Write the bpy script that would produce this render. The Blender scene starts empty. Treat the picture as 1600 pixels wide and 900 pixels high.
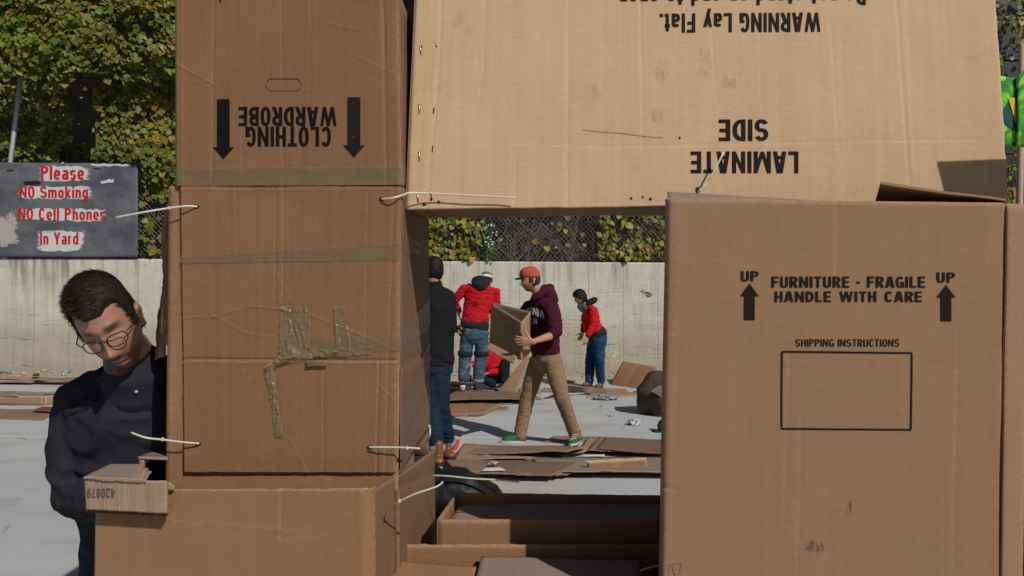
import bpy, bmesh, math, random
import numpy as np
from mathutils import Vector, Matrix, Quaternion

random.seed(7)
rng = np.random.default_rng(11)
scene = bpy.context.scene
COL = scene.collection

# ------------------------------------------------------------------ camera, sky, sun, exposure
F = 1100.0            # focal length in photo pixels (1600 wide)
H = 1.65              # eye height
cam_d = bpy.data.cameras.new("camera")
cam = bpy.data.objects.new("camera", cam_d); COL.objects.link(cam)
cam.location = (0, 0, H); cam.rotation_euler = (math.radians(90), 0, 0)
cam_d.sensor_width = 36; cam_d.lens = F / 1600 * 36
cam_d.shift_y = -5 / 1600
cam_d.clip_start = 0.05; cam_d.clip_end = 1000
scene.camera = cam

SUN_EL, SUN_AZ = math.radians(42), math.radians(40)
S = Vector((math.cos(SUN_EL) * math.sin(SUN_AZ), -math.cos(SUN_EL) * math.cos(SUN_AZ), math.sin(SUN_EL)))
world = bpy.data.worlds.new("World"); scene.world = world; world.use_nodes = True
wn = world.node_tree; wn.nodes.clear()
sky = wn.nodes.new("ShaderNodeTexSky"); sky.sky_type = 'NISHITA'; sky.sun_disc = False
sky.sun_elevation = SUN_EL; sky.sun_rotation = math.atan2(S.x, S.y)
bg = wn.nodes.new("ShaderNodeBackground"); bg.inputs[1].default_value = 0.05
wo = wn.nodes.new("ShaderNodeOutputWorld")
wn.links.new(sky.outputs[0], bg.inputs[0]); wn.links.new(bg.outputs[0], wo.inputs[0])
sd = bpy.data.lights.new("sun", 'SUN'); sd.energy = 4.8; sd.angle = math.radians(0.5); sd.color = (1, 0.945, 0.86)
so = bpy.data.objects.new("sun", sd); COL.objects.link(so)
so.rotation_euler = (-S).to_track_quat('-Z', 'Y').to_euler(); so.location = (6, -6, 10)
scene.view_settings.view_transform = 'Standard'; scene.view_settings.look = 'None'
scene.view_settings.exposure = -0.6; scene.view_settings.gamma = 1.0
scene.cycles.max_bounces = 5

# ------------------------------------------------------------------ helpers
def P(px, py, Y):
    """the world point that stands Y metres away along the given line of sight"""
    return Vector(((px - 800) * Y / F, Y, H - (py - 445) * Y / F))
def G(px, py, z=0.0):
    """the point of the ground (raised by z) on the given line of sight"""
    return P(px, py, (H - z) * F / (py - 445))
def tag(o, label=None, cat=None, group=None, kind=None):
    if label: o["label"] = label
    if cat: o["category"] = cat
    if group: o["group"] = group
    if kind: o["kind"] = kind
    return o
def empty(name, loc, label, cat, group=None):
    o = bpy.data.objects.new(name, None); COL.objects.link(o); o.location = loc
    o.empty_display_size = 0.1
    return tag(o, label, cat, group)
def link_mesh(name, me, mats, parent=None, smooth=False):
    o = bpy.data.objects.new(name, me); COL.objects.link(o)
    if not isinstance(mats, (list, tuple)): mats = [mats]
    for m in mats: me.materials.append(m)
    if smooth:
        me.polygons.foreach_set("use_smooth", [True] * len(me.polygons))
    if parent is not None:
        o.parent = parent
        o.matrix_parent_inverse = Matrix.Translation(-parent.location) if parent.parent is None else Matrix.Identity(4)
        if parent.parent is not None:
            o.matrix_parent_inverse = Matrix.Identity(4)
    return o
def bm_obj(name, bm, mats, parent=None, smooth=False):
    me = bpy.data.meshes.new(name)
    bmesh.ops.recalc_face_normals(bm, faces=bm.faces)
    bm.to_mesh(me); bm.free()
    return link_mesh(name, me, mats, parent, smooth)

def _hash(ix, iy, iz, seed):
    h = (ix.astype(np.int64) * 374761393 + iy.astype(np.int64) * 668265263 + iz.astype(np.int64) * 1440670441 + seed * 974634721) & 0xffffffff
    h = ((h ^ (h >> 13)) * 1274126177) & 0xffffffff
    return ((h ^ (h >> 16)) & 0xffffff) / float(0xffffff)
def vn3(p, seed=0):
    """smooth value noise, -1..1, for an (n,3) array"""
    i = np.floor(p).astype(np.int64); f = p - i; f = f * f * (3 - 2 * f)
    out = 0
    for dx in (0, 1):
        for dy in (0, 1):
            for dz in (0, 1):
                w = (f[:, 0] if dx else 1 - f[:, 0]) * (f[:, 1] if dy else 1 - f[:, 1]) * (f[:, 2] if dz else 1 - f[:, 2])
                out = out + w * _hash(i[:, 0] + dx, i[:, 1] + dy, i[:, 2] + dz, seed)
    return out * 2 - 1
def vn2(x, y, seed=0):
    return vn3(np.stack([x, y, np.zeros_like(x) + 0.37], 1), seed)
def sstep(a, b, x):
    t = np.clip((x - a) / (b - a), 0, 1); return t * t * (3 - 2 * t)

# ------------------------------------------------------------------ materials
class Nodes:
    def __init__(self, name):
        self.m = bpy.data.materials.new(name); self.m.use_nodes = True
        self.t = self.m.node_tree; self.t.nodes.clear()
        self.out = self.t.nodes.new("ShaderNodeOutputMaterial")
        self.b = self.t.nodes.new("ShaderNodeBsdfPrincipled")
        self.t.links.new(self.b.outputs[0], self.out.inputs[0])
    def n(self, typ, **kw):
        nd = self.t.nodes.new(typ)
        for k, v in kw.items(): setattr(nd, k, v)
        return nd
    def l(self, a, b): self.t.links.new(a, b)
    def val(self, sock, v):
        if isinstance(v, bpy.types.NodeSocket): self.l(v, sock)
        elif sock.type == 'VECTOR' and hasattr(v, '__len__'): sock.default_value = tuple(v)[:3]
        else: sock.default_value = v
    def math(self, op, a, b=0.0, clamp=False):
        nd = self.n("ShaderNodeMath", operation=op); nd.use_clamp = clamp
        self.val(nd.inputs[0], a); self.val(nd.inputs[1], b); return nd.outputs[0]
    def scale(self, vec, s):
        nd = self.n("ShaderNodeVectorMath", operation='MULTIPLY')
        self.val(nd.inputs[0], vec); self.val(nd.inputs[1], s); return nd.outputs[0]
    def noise(self, vec, scale=1.0, detail=3.0, rough=0.55):
        nd = self.n("ShaderNodeTexNoise"); self.l(vec, nd.inputs["Vector"])
        nd.inputs["Scale"].default_value = scale; nd.inputs["Detail"].default_value = detail
        nd.inputs["Roughness"].default_value = rough; return nd.outputs["Fac"]
    def ramp(self, x, a, b):
        nd = self.n("ShaderNodeMapRange"); nd.interpolation_type = 'SMOOTHSTEP'
        self.val(nd.inputs[0], x); nd.inputs[1].default_value = a; nd.inputs[2].default_value = b; return nd.outputs[0]
    def mix(self, f, a, b, mode='MIX'):
        nd = self.n("ShaderNodeMix", data_type='RGBA', blend_type=mode)
        self.val(nd.inputs[0], f); self.val(nd.inputs[6], a); self.val(nd.inputs[7], b); return nd.outputs[2]
    def times(self, col, f):
        nd = self.n("ShaderNodeVectorMath", operation='SCALE')
        self.val(nd.inputs[0], col); self.val(nd.inputs[3], f); return nd.outputs[0]
    def bump(self, h, strength=0.3, dist=0.01):
        nd = self.n("ShaderNodeBump"); nd.inputs["Strength"].default_value = strength
        nd.inputs["Distance"].default_value = dist; self.l(h, nd.inputs["Height"])
        self.l(nd.outputs[0], self.b.inputs["Normal"]); return nd
    def set(self, col=None, rough=0.6, spec=0.3, metal=0.0):
        if col is not None:
            self.val(self.b.inputs["Base Color"], col if isinstance(col, bpy.types.NodeSocket) else (*col, 1))
        self.val(self.b.inputs["Roughness"], rough); self.b.inputs["Specular IOR Level"].default_value = spec
        self.b.inputs["Metallic"].default_value = metal

def rgb(c): return (*c, 1)

def card_mat(name, base, seed=0, axis=0, corr=1.0, mott=0.12, scuff=0.25, smudge=0.0):
    k = Nodes(name)
    uv = k.n("ShaderNodeTexCoord").outputs["UV"]
    sp = k.n("ShaderNodeSeparateXYZ"); k.l(uv, sp.inputs[0])
    u, v = (sp.outputs[0], sp.outputs[1]) if axis == 0 else (sp.outputs[1], sp.outputs[0])
    cb = k.n("ShaderNodeCombineXYZ"); k.l(k.math('ADD', u, seed * 3.17), cb.inputs[0]); k.l(k.math('ADD', v, seed * 1.71), cb.inputs[1])
    w = cb.outputs[0]
    n1 = k.noise(w, 4.5, 4, 0.6)                                   # broad mottling
    n2 = k.noise(k.scale(w, (55, 1.3, 1)), 1, 3, 0.6)              # streaks along the flutes
    n3 = k.noise(k.scale(w, (26, 170, 1)), 1, 4, 0.7)             # paper fibre across
    n4 = k.noise(k.scale(w, (16, 60, 1)), 1, 3, 0.6)               # washboard waves
    sine = k.math('SINE', k.math('MULTIPLY', u, 2 * math.pi / 0.0082))
    f = k.math('ADD', 1.0, k.math('MULTIPLY', k.math('SUBTRACT', n1, 0.5), mott * 3))
    f = k.math('ADD', f, k.math('MULTIPLY', k.math('SUBTRACT', n2, 0.5), 0.10 + 0.22 * corr))
    f = k.math('ADD', f, k.math('MULTIPLY', k.math('SUBTRACT', n3, 0.5), 0.2))
    gr = k.noise(w, 260, 3, .7); f = k.math('ADD', f, k.math('MULTIPLY', k.math('SUBTRACT', gr, 0.5), 0.34))
    f = k.math('ADD', f, k.math('MULTIPLY', sine, 0.0035 * corr))
    col = k.times(rgb(base), f)
    wear = k.n("ShaderNodeAttribute", attribute_name="Wear").outputs["Fac"]
    wv = k.math('MULTIPLY', wear, k.ramp(k.noise(w, 70, 4, .7), .35, .62), True)
    col = k.mix(k.math('MULTIPLY', wv, .55), col, rgb([min(.8, c * 1.55 + .03) for c in base]))
    sc = k.math('MULTIPLY', k.ramp(k.noise(k.scale(w, (1, 1, 1)), 7.3, 2), 0.66, 0.78), k.ramp(n3, 0.48, 0.7))
    col = k.mix(k.math('MULTIPLY', sc, scuff), col, (0.6, 0.52, 0.45, 1))
    if smudge:
        sm = k.math('MULTIPLY', k.ramp(k.noise(w, 9.1, 3), 0.62, 0.8), k.ramp(n2, 0.3, 0.7))
        col = k.mix(k.math('MULTIPLY', sm, smudge), col, (0.08, 0.07, 0.07, 1))
    k.set(col, 0.72, 0.22)
    h = k.math('ADD', k.math('MULTIPLY', sine, 0.035 * corr), k.math('MULTIPLY', n2, 0.9 * corr))
    h = k.math('ADD', h, k.math('MULTIPLY', n4, 0.9)); h = k.math('ADD', h, k.math('MULTIPLY', n3, 0.35))
    h = k.math('ADD', h, k.math('MULTIPLY', n1, 3.0))
    k.bump(h, 0.55, 0.0016)
    return k.m

def plain(name, col, rough=0.6, spec=0.3, metal=0.0, var=0.15, scale=20, bump=0.0, dist=0.004):
    k = Nodes(name); oc = k.n("ShaderNodeTexCoord").outputs["Object"]
    nz = k.noise(oc, scale, 4, 0.6)
    f = k.math('ADD', 1 - var, k.math('MULTIPLY', nz, 2 * var))
    k.set(k.times(rgb(col), f), rough, spec, metal)
    if bump: k.bump(nz, bump, dist)
    return k.m

def cloth(name, col, rough=0.9, var=0.2, fold=0.5, denim=False, fade=None, sheen=0.0):
    k = Nodes(name); oc = k.n("ShaderNodeTexCoord").outputs["Object"]
    big = k.noise(k.scale(oc, (7, 7, 13)), 1, 3, 0.5)
    fine = k.noise(oc, 260, 2, 0.5)
    f = k.math('ADD', 1 - var * .75, k.math('MULTIPLY', fine, var * 1.5))
    col_s = k.times(rgb(col), f)
    if fade:
        ff = k.ramp(k.noise(oc, 6.0, 3, 0.6), 0.45, 0.68)
        col_s = k.mix(ff, col_s, k.times(rgb(fade), f))
    k.set(col_s, rough, 0.15)
    if sheen: k.b.inputs["Sheen Weight"].default_value = sheen
    cr = k.math('SUBTRACT', 1.0, k.math('MULTIPLY', k.math('ABSOLUTE', k.math('SUBTRACT', k.noise(k.scale(oc, (11, 11, 27)), 1, 4, .6), .5)), 2.0))
    big = k.math('ADD', big, k.math('MULTIPLY', k.math('POWER', cr, 3.0), .55))
    hh = k.math('ADD', k.math('MULTIPLY', big, fold), k.math('MULTIPLY', fine, 0.04))
    k.bump(hh, 0.6, 0.02)
    return k.m

BROWN = card_mat("cardboard_wardrobe", (0.232, 0.122, 0.062), 1, scuff=0.3)
TAN = card_mat("cardboard_middle", (0.240, 0.125, 0.063), 2, scuff=0.35)
LOWB = card_mat("cardboard_base", (0.287, 0.156, 0.081), 3, corr=0.5, scuff=0.3)
UPB = card_mat("cardboard_furniture", (0.292, 0.172, 0.097), 4, axis=0, corr=0.45, mott=0.07, scuff=0.08, smudge=0.12)
LAM = card_mat("cardboard_pale", (0.55, 0.374, 0.226), 5, corr=0.55, mott=0.06, scuff=0.05, smudge=0.35)
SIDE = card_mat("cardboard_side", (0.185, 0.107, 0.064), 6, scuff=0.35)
INNER = card_mat("cardboard_inside", (0.28, 0.16, 0.082), 7, corr=0.6)
GREYC = card_mat("cardboard_greyish", (0.27, 0.205, 0.17), 8, corr=0.7, scuff=0.2)
FLAT_A = card_mat("cardboard_flat_brown", (0.235, 0.16, 0.112), 9, corr=1.5, scuff=0.5, smudge=0.3)
FLAT_B = card_mat("cardboard_flat_tan", (0.33, 0.21, 0.13), 10, corr=1.5, scuff=0.4)
FLAT_C = card_mat("cardboard_flat_dark", (0.19, 0.125, 0.09), 11, corr=1.5, scuff=0.4)
FLAT_D = card_mat("cardboard_flat_grey", (0.25, 0.19, 0.145), 12, axis=1, corr=1.5, scuff=0.5)
DRY = card_mat("cardboard_corrugated", (0.33, 0.235, 0.165), 13, corr=3.5, scuff=0.5)

def ink_mat(name, col, wear=0.15):
    k = Nodes(name); oc = k.n("ShaderNodeTexCoord").outputs["Object"]
    nz = k.ramp(k.noise(oc, 90, 4, 0.7), 0.63, 0.75)
    k.set(k.mix(k.math('MULTIPLY', nz, wear), rgb(col), (0.28, 0.18, 0.11, 1)), 0.75, 0.12); return k.m
INK = ink_mat("black_ink", (0.007, 0.006, 0.008))
INK_G = ink_mat("dark_grey_ink", (0.015, 0.011, 0.010))
INK_F = ink_mat("faded_ink", (0.10, 0.085, 0.08), 0.8)
INK_W = ink_mat("worn_ink", (0.014, 0.012, 0.013), 0.9)

def soft_mat(name, col, top=0.7, lo=.42, hi=.62, scale=30, stretch=(1, 1, 1), rough=.85):
    """a sprayed or rubbed mark: covers fully in its middle and frays into the surface below"""
    k = Nodes(name); tc = k.n("ShaderNodeTexCoord"); g = tc.outputs["Generated"]
    sp = k.n("ShaderNodeSeparateXYZ"); k.l(g, sp.inputs[0])
    def edge(x): return k.math('SUBTRACT', 1.0, k.math('POWER', k.math('ABSOLUTE', k.math('SUBTRACT', k.math('MULTIPLY', x, 2.0), 1.0)), 4.0))
    e = k.math('MULTIPLY', edge(sp.outputs[0]), edge(sp.outputs[2]))
    nz = k.noise(k.scale(tc.outputs["Object"], stretch), scale, 5, .7)
    a = k.ramp(k.math('SUBTRACT', nz, k.math('MULTIPLY', k.math('SUBTRACT', 1.0, e), .5)), lo, hi)
    k.set(col, rough, .15); k.l(k.math('MULTIPLY', a, top), k.b.inputs["Alpha"]); return k.m
def tape_mat(name, col, alpha, bump=0.5):
    k = Nodes(name); oc = k.n("ShaderNodeTexCoord").outputs["Object"]
    nz = k.noise(k.scale(oc, (30, 30, 60)), 1, 4, 0.6)
    k.set(k.times(rgb(col), k.math('ADD', 0.8, k.math('MULTIPLY', nz, 0.4))), 0.28, 0.5)
    k.b.inputs["Alpha"].default_value = alpha
    k.bump(nz, bump, 0.006); return k.m
TAPE = tape_mat("packing_tape", (0.25, 0.195, 0.115), 0.38)
TAPE_SH = tape_mat("crumpled_tape", (0.27, 0.21, 0.12), 0.5, 0.9)
TAPE_SH.node_tree.nodes["Principled BSDF"].inputs["Roughness"].default_value = 0.17
TAPE_SH.node_tree.nodes["Principled BSDF"].inputs["Specular IOR Level"].default_value = 0.55
NYLON = plain("pale_nylon", (0.62, 0.62, 0.52), 0.4, 0.4, var=0.05)
COPPER = plain("copper_wire", (0.6, 0.3, 0.17), 0.3, 0.6, 0.8, var=0.05)
DARKHOLE = plain("dark_hole", (0.03, 0.018, 0.01), 0.9, 0.1)

# ------------------------------------------------------------------ sheets of cardboard
class Sheet:
    """A solid sheet between four corners, with warps, creases and rounded borders."""
    def __init__(self, name, BL, BR, TR, TL, mat, parent=None, thick=0.004, warp=0.0015, wfreq=4.0, seed=0,
                 creases=(), bow=0.0, rnd=None, res=0.012, px=None, ragged=0.0):
        self.c = [np.array(v, float) for v in (BL, BR, TR, TL)]
        self.px = px; self.warp, self.wfreq, self.seed, self.creases, self.bow, self.rnd = warp, wfreq, seed, creases, bow, rnd or {}
        self.W = (np.linalg.norm(self.c[1] - self.c[0]) + np.linalg.norm(self.c[2] - self.c[3])) / 2
        self.T = (np.linalg.norm(self.c[3] - self.c[0]) + np.linalg.norm(self.c[2] - self.c[1])) / 2
        n = np.cross(self.c[1] - self.c[0] + self.c[2] - self.c[3], self.c[3] - self.c[0] + self.c[2] - self.c[1])
        self.n = n / np.linalg.norm(n)
        nx = max(2, min(340, int(self.W / res))); ny = max(2, min(340, int(self.T / res)))
        uu, vv = np.meshgrid(np.linspace(0, 1, nx + 1), np.linspace(0, 1, ny + 1)); uu = uu.ravel(); vv = vv.ravel()
        u2, v2 = uu.copy(), vv.copy()
        if ragged:
            e = (np.minimum(np.minimum(uu, 1 - uu), np.minimum(vv, 1 - vv)) < 1e-6)
            u2[e] += vn2(uu[e] * 40, vv[e] * 40, seed + 5) * ragged / self.W
            v2[e] += vn2(uu[e] * 40, vv[e] * 40, seed + 9) * ragged / self.T
        f = self.at(u2, v2); b = f - self.n * thick
        N = len(uu); verts = np.concatenate([f, b])
        idx = np.arange(N).reshape(ny + 1, nx + 1)
        a, bb, c, d = idx[:-1, :-1].ravel(), idx[:-1, 1:].ravel(), idx[1:, 1:].ravel(), idx[1:, :-1].ravel()
        faces = [np.stack([a, bb, c, d], 1), np.stack([a, d, c, bb], 1) + N]
        ring = np.concatenate([idx[0, :-1], idx[:-1, -1], idx[-1, :0:-1], idx[:0:-1, 0]])
        nxt = np.roll(ring, -1)
        faces.append(np.stack([ring, ring + N, nxt + N, nxt], 1))
        faces = np.concatenate(faces)
        me = bpy.data.meshes.new(name); me.from_pydata(verts.tolist(), [], faces.tolist())
        uvl = me.uv_layers.new(name="UVMap")
        uvs = np.stack([uu * self.W, vv * self.T], 1); uvs = np.concatenate([uvs, uvs + 0.37])
        li = np.empty(len(me.loops), np.int32); me.loops.foreach_get("vertex_index", li)
        uvl.data.foreach_set("uv", uvs[li].astype(np.float32).ravel())
        sm = np.zeros(len(faces), bool); sm[:2 * nx * ny] = True
        me.polygons.foreach_set("use_smooth", sm)
        su, tv = uu * self.W, vv * self.T
        wear = np.exp(-np.minimum(np.minimum(su, self.W - su), np.minimum(tv, self.T - tv)) / .004) + self.crest(uu, vv)
        wa = me.attributes.new("Wear", 'FLOAT', 'POINT'); wa.data.foreach_set("value", np.clip(np.concatenate([wear, wear]), 0, 1).astype(np.float32))
        self.o = link_mesh(name, me, mat, parent)
    def crest(self, u, v):
        s, t = u * self.W, v * self.T; out = np.zeros_like(u)
        for (u0, v0), (u1, v1), dep, wid in self.creases:
            s0, t0, s1, t1 = u0 * self.W, v0 * self.T, u1 * self.W, v1 * self.T
            L = math.hypot(s1 - s0, t1 - t0) + 1e-9
            along = ((s - s0) * (s1 - s0) + (t - t0) * (t1 - t0)) / L
            dist = ((s - s0) * (t1 - t0) - (t - t0) * (s1 - s0)) / L
            ok = (along > 0) & (along < L)
            out += ok * .6 * np.exp(-((dist - wid * 1.0) / (wid * .8)) ** 2)
        return out
    def height(self, u, v):
        s, t = u * self.W, v * self.T
        h = self.warp * (vn2(s * self.wfreq, t * self.wfreq, self.seed) + 0.5 * vn2(s * self.wfreq * 2.3, t * self.wfreq * 2.3, self.seed + 1) + 0.16 * vn2(s * 26, t * 13, self.seed + 2))
        h = h + self.bow * (1 - (2 * u - 1) ** 2) * (1 - 0.0 * v)
        for cr in self.creases:
            (u0, v0), (u1, v1), dep, wid = cr[:4]
            s0, t0, s1, t1 = u0 * self.W, v0 * self.T, u1 * self.W, v1 * self.T
            L = math.hypot(s1 - s0, t1 - t0) + 1e-9
            wid = wid * 1.15
            along = ((s - s0) * (s1 - s0) + (t - t0) * (t1 - t0)) / L
            wob = 0.3 * wid * vn2(along * 25, np.zeros_like(along) + self.seed, 3) if L < 0.9 else 0
            dist = ((s - s0) * (t1 - t0) - (t - t0) * (s1 - s0)) / L + wob
            end = np.clip(np.minimum(along, L - along) / 0.02 + 1, 0, 1)
            h = h + 0.9 * dep * np.exp(-(dist / wid) ** 2) * end
        for k, R in self.rnd.items():
            d = {'l': s, 'r': self.W - s, 'b': t, 't': self.T - t}[k]
            q = np.clip(R - d, 0, R); h = h - (R - np.sqrt(np.maximum(R * R - q * q, 0)))
        return h
    def at(self, u, v, off=0.0):
        c = self.c; u_, v_ = u[:, None], v[:, None]
        p = c[0] * (1 - u_) * (1 - v_) + c[1] * u_ * (1 - v_) + c[2] * u_ * v_ + c[3] * (1 - u_) * v_
        return p + self.n * (self.height(u, v) + off)[:, None]
    def uv_px(self, X, Yp):
        """photo pixel -> u,v on this (frontal) sheet, by its own corner pixels"""
        (x0, y0), (x1, y1), (x2, y2), (x3, y3) = self.px
        u = np.full_like(X, 0.5); v = np.full_like(X, 0.5)
        for _ in range(12):
            xl = x0 + (x3 - x0) * v; xr = x1 + (x2 - x1) * v; u = (X - xl) / (xr - xl)
            yb = y0 + (y1 - y0) * u; yt = y3 + (y2 - y3) * u; v = (Yp - yb) / (yt - yb)
        return u, v
    def on_px(self, X, Yp, off):
        u, v = self.uv_px(np.asarray(X, float), np.asarray(Yp, float)); return self.at(u, v, off)

def px_sheet(name, corners, depth, mat, parent=None, **kw):
    """corners BL,BR,TR,TL as sight lines, depth one number or four"""
    d = depth if isinstance(depth, (list, tuple)) else [depth] * 4
    pts = [P(c[0], c[1], y) for c, y in zip(corners, d)]
    return Sheet(name, *pts, mat, parent, px=corners, **kw)

def creases_px(sheet_px, lst):
    """pixel line list -> normalised creases"""
    (x0, y0), (x1, y1), (x2, y2), (x3, y3) = sheet_px
    xl, xr, yb, yt = (x0 + x3) / 2, (x1 + x2) / 2, (y0 + y1) / 2, (y2 + y3) / 2
    return [(((a[0] - xl) / (xr - xl), (a[1] - yb) / (yt - yb)), ((b[0] - xl) / (xr - xl), (b[1] - yb) / (yt - yb)), d, w) for a, b, d, w in lst]

# ------------------------------------------------------------------ lettering and marks
class Glyphs:
    """bold grotesque letters drawn as flat strokes; cap height 1"""
    def __init__(self, w=.19): self.w = w; self.q = []; self.n = 0
    def strip(self, L, R):
        self.q += [(a, b, c, d, self.n) for a, b, c, d in zip(L[:-1], L[1:], R[1:], R[:-1])]; self.n += 1
    def rect(self, x0, y0, x1, y1, k=3):
        if x1 - x0 > y1 - y0:
            t = np.linspace(x0, x1, k + 1); self.strip([(a, y1) for a in t], [(a, y0) for a in t])
        else:
            t = np.linspace(y0, y1, k + 1); self.strip([(x0, a) for a in t], [(x1, a) for a in t])
    def v(self, x, y0=0, y1=1): self.rect(x, y0, x + self.w, y1)
    def h(self, y, x0, x1, th=None): th = th or self.w * .86; self.rect(x0, y, x1, y + th)
    def diag(self, xa, ya, xb, yb, k=1.06):
        w = self.w * k / 2; t = np.linspace(0, 1, 4)
        self.strip([(xa + (xb - xa) * a - w, ya + (yb - ya) * a) for a in t], [(xa + (xb - xa) * a + w, ya + (yb - ya) * a) for a in t])
    def arc(self, x0, y0, x1, y1, a0, a1, n=18, e=2.5):
        """stroke inside the box along a squarish oval from angle a0 to a1 (degrees)"""
        cx, cy, rx, ry = (x0 + x1) / 2, (y0 + y1) / 2, (x1 - x0) / 2, (y1 - y0) / 2; L, R = [], []
        for a in np.radians(np.linspace(a0, a1, n + 1)):
            c, s_ = math.cos(a), math.sin(a); k = (abs(c) ** e + abs(s_) ** e) ** (-1 / e)
            L.append((cx + rx * c * k, cy + ry * s_ * k)); R.append((cx + (rx - self.w) * c * k, cy + (ry - self.w * .88) * s_ * k))
        self.strip(L, R)
    def glyph(self, ch):
        w, W = self.w, .54; g = self; x = .71; hw = w / 2
        if ch == 'A': W = .6; g.diag(hw, 0, .26, 1); g.diag(W - hw, 0, .34, 1); g.h(.2, .14, .46, w * .8)
        elif ch == 'B': g.v(0); g.arc(-.3, .46, W - .02, 1, -90, 90); g.arc(-.3, 0, W, .56, -90, 90); [g.h(y, w * .5, .15) for y in (0, .43, 1 - w * .86)]
        elif ch == 'C': g.arc(0, 0, W, 1, 38, 322)
        elif ch == 'D': g.v(0); g.arc(-.35, 0, W, 1, -90, 90); g.h(0, w * .5, .15); g.h(1 - w * .86, w * .5, .15)
        elif ch in 'EF':
            W = .48; g.v(0); g.h(1 - w * .86, w * .5, W); g.h(.43, w * .5, W - .03)
            if ch == 'E': g.h(0, w * .5, W)
        elif ch == 'G': g.arc(0, 0, W, 1, 38, 330); g.v(W - w * .9, 0, .48); g.h(.36, W * .52, W)
        elif ch == 'H': g.v(0); g.v(W - w); g.h(.43, w * .5, W - w * .5)
        elif ch == 'I': W = w; g.v(0)
        elif ch == 'L': W = .45; g.v(0); g.h(0, w * .5, W)
        elif ch == 'M': W = .78; g.v(0); g.v(W - w); g.diag(hw, 1, W / 2, .02, .85); g.diag(W - hw, 1, W / 2, .02, .85)
        elif ch == 'N': W = .6; g.v(0); g.v(W - w); g.diag(hw * 1.0, 1, W - hw * 1.0, 0, .82)
        elif ch == 'O': g.arc(0, 0, W, 1, 0, 360, 30)
        elif ch in 'PR':
            g.v(0); g.arc(-.3, .42, W, 1, -90, 90); g.h(.42, w * .5, .15); g.h(1 - w * .86, w * .5, .15)
            if ch == 'R': g.diag(.28, .45, W - hw + .02, 0, 1.1)
        elif ch == 'S': W = .56; g.arc(0, .42, W, 1, 22, 268, 22, 2.2); g.arc(0, 0, W, .42 + w * .88, 88, -158, 22, 2.2)
        elif ch == 'T': W = .5; g.v(W / 2 - hw, 0, 1); g.h(1 - w * .86, 0, W)
        elif ch == 'U': g.v(0, .3); g.v(W - w, .3); g.arc(0, 0, W, .62, 180, 360)
        elif ch == 'V': W = .58; g.diag(hw, 1, W / 2, 0); g.diag(W - hw, 1, W / 2, 0)
        elif ch == 'W': W = .86; W = .92; g.diag(hw, 1, .25, 0, .9); g.diag(W / 2, 1, .25, 0, .9); g.diag(W / 2, 1, W - .25, 0, .9); g.diag(W - hw, 1, W - .25, 0, .9)
        elif ch == 'Y': W = .58; g.diag(hw, 1, W / 2, .38); g.diag(W - hw, 1, W / 2, .38); g.v(W / 2 - hw, 0, .45)
        elif ch == 'a': W = .47; g.v(W - w, 0, .5); g.arc(0, 0, W, .45, 0, 360, 22); g.arc(.02, .3, W, x, 0, 150)
        elif ch == 'd': W = .48; g.v(W - w); g.arc(0, 0, W, x, 0, 360, 22)
        elif ch == 'e': W = .48; g.arc(0, 0, W, x, 0, 320); g.h(.28, w * .5, W - w * .3, w * .7)
        elif ch == 'g': W = .48; g.v(W - w, 0, x); g.arc(0, 0, W, x, 0, 360, 22); g.arc(0, -.24, W, .3, 0, -150)
        elif ch == 'h': W = .46; g.v(0); g.v(W - w, 0, .4); g.arc(0, .1, W, x, 0, 180)
        elif ch == 'i': W = w; g.v(0, 0, x); g.v(0, 1 - w * .9, 1)
        elif ch == 'k': W = .47; g.v(0); g.diag(w * .7, .28, W - hw, x); g.diag(.2, .4, W - hw, 0)
        elif ch == 'l': W = w; g.v(0)
        elif ch == 'm': W = .72; g.v(0, 0, x); g.v(W / 2 - hw, 0, .4); g.v(W - w, 0, .4); g.arc(0, .1, W / 2 + hw, x, 0, 180); g.arc(W / 2 - hw, .1, W, x, 0, 180)
        elif ch == 'n': W = .46; g.v(0, 0, x); g.v(W - w, 0, .4); g.arc(0, .1, W, x, 0, 180)
        elif ch == 'o': W = .48; g.arc(0, 0, W, x, 0, 360, 24)
        elif ch == 'p': W = .48; g.v(0, -.24, x); g.arc(0, 0, W, x, 0, 360, 22)
        elif ch == 'r': W = .32; g.v(0, 0, x); g.arc(0, .2, W + .12, x, 75, 180)
        elif ch == 's': W = .44; g.arc(0, .30, W, x, 28, 262); g.arc(0, 0, W, .42, 82, -152)
        elif ch == 't': W = .3; g.v(.06, .05, .92); g.h(x - w * .8, 0, W); g.h(0, .1, W, w * .8)
        elif ch == 'y': W = .5; g.diag(hw, x, W / 2, 0); g.diag(W - hw, x, W / 2 - .1, -.24)
        elif ch == '0': W = .5; g.arc(0, 0, W, 1, 0, 360, 24)
        elif ch == '2': W = .5; g.arc(0, .4, W, 1, 170, -40); g.diag(.42, .5, .12, .12); g.h(0, 0, W)
        elif ch == '4': W = .52; g.v(.28); g.h(.22, 0, W); g.diag(.3, 1, .08, .3)
        elif ch == '7': W = .48; g.h(1 - w * .86, 0, W); g.diag(W - hw, .9, .16, 0)
        elif ch == '8': W = .5; g.arc(.02, .48, W - .02, 1, 0, 360, 22); g.arc(0, 0, W, .56, 0, 360, 22)
        elif ch == '9': W = .5; g.arc(0, .36, W, 1, 0, 360, 22); g.arc(0, 0, W, 1, 0, -150)
        elif ch == '-': W = .26; g.h(.36, 0, W, w)
        elif ch == '.': W = w; g.rect(0, 0, w, w)
        else: W = .2
        return W
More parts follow.
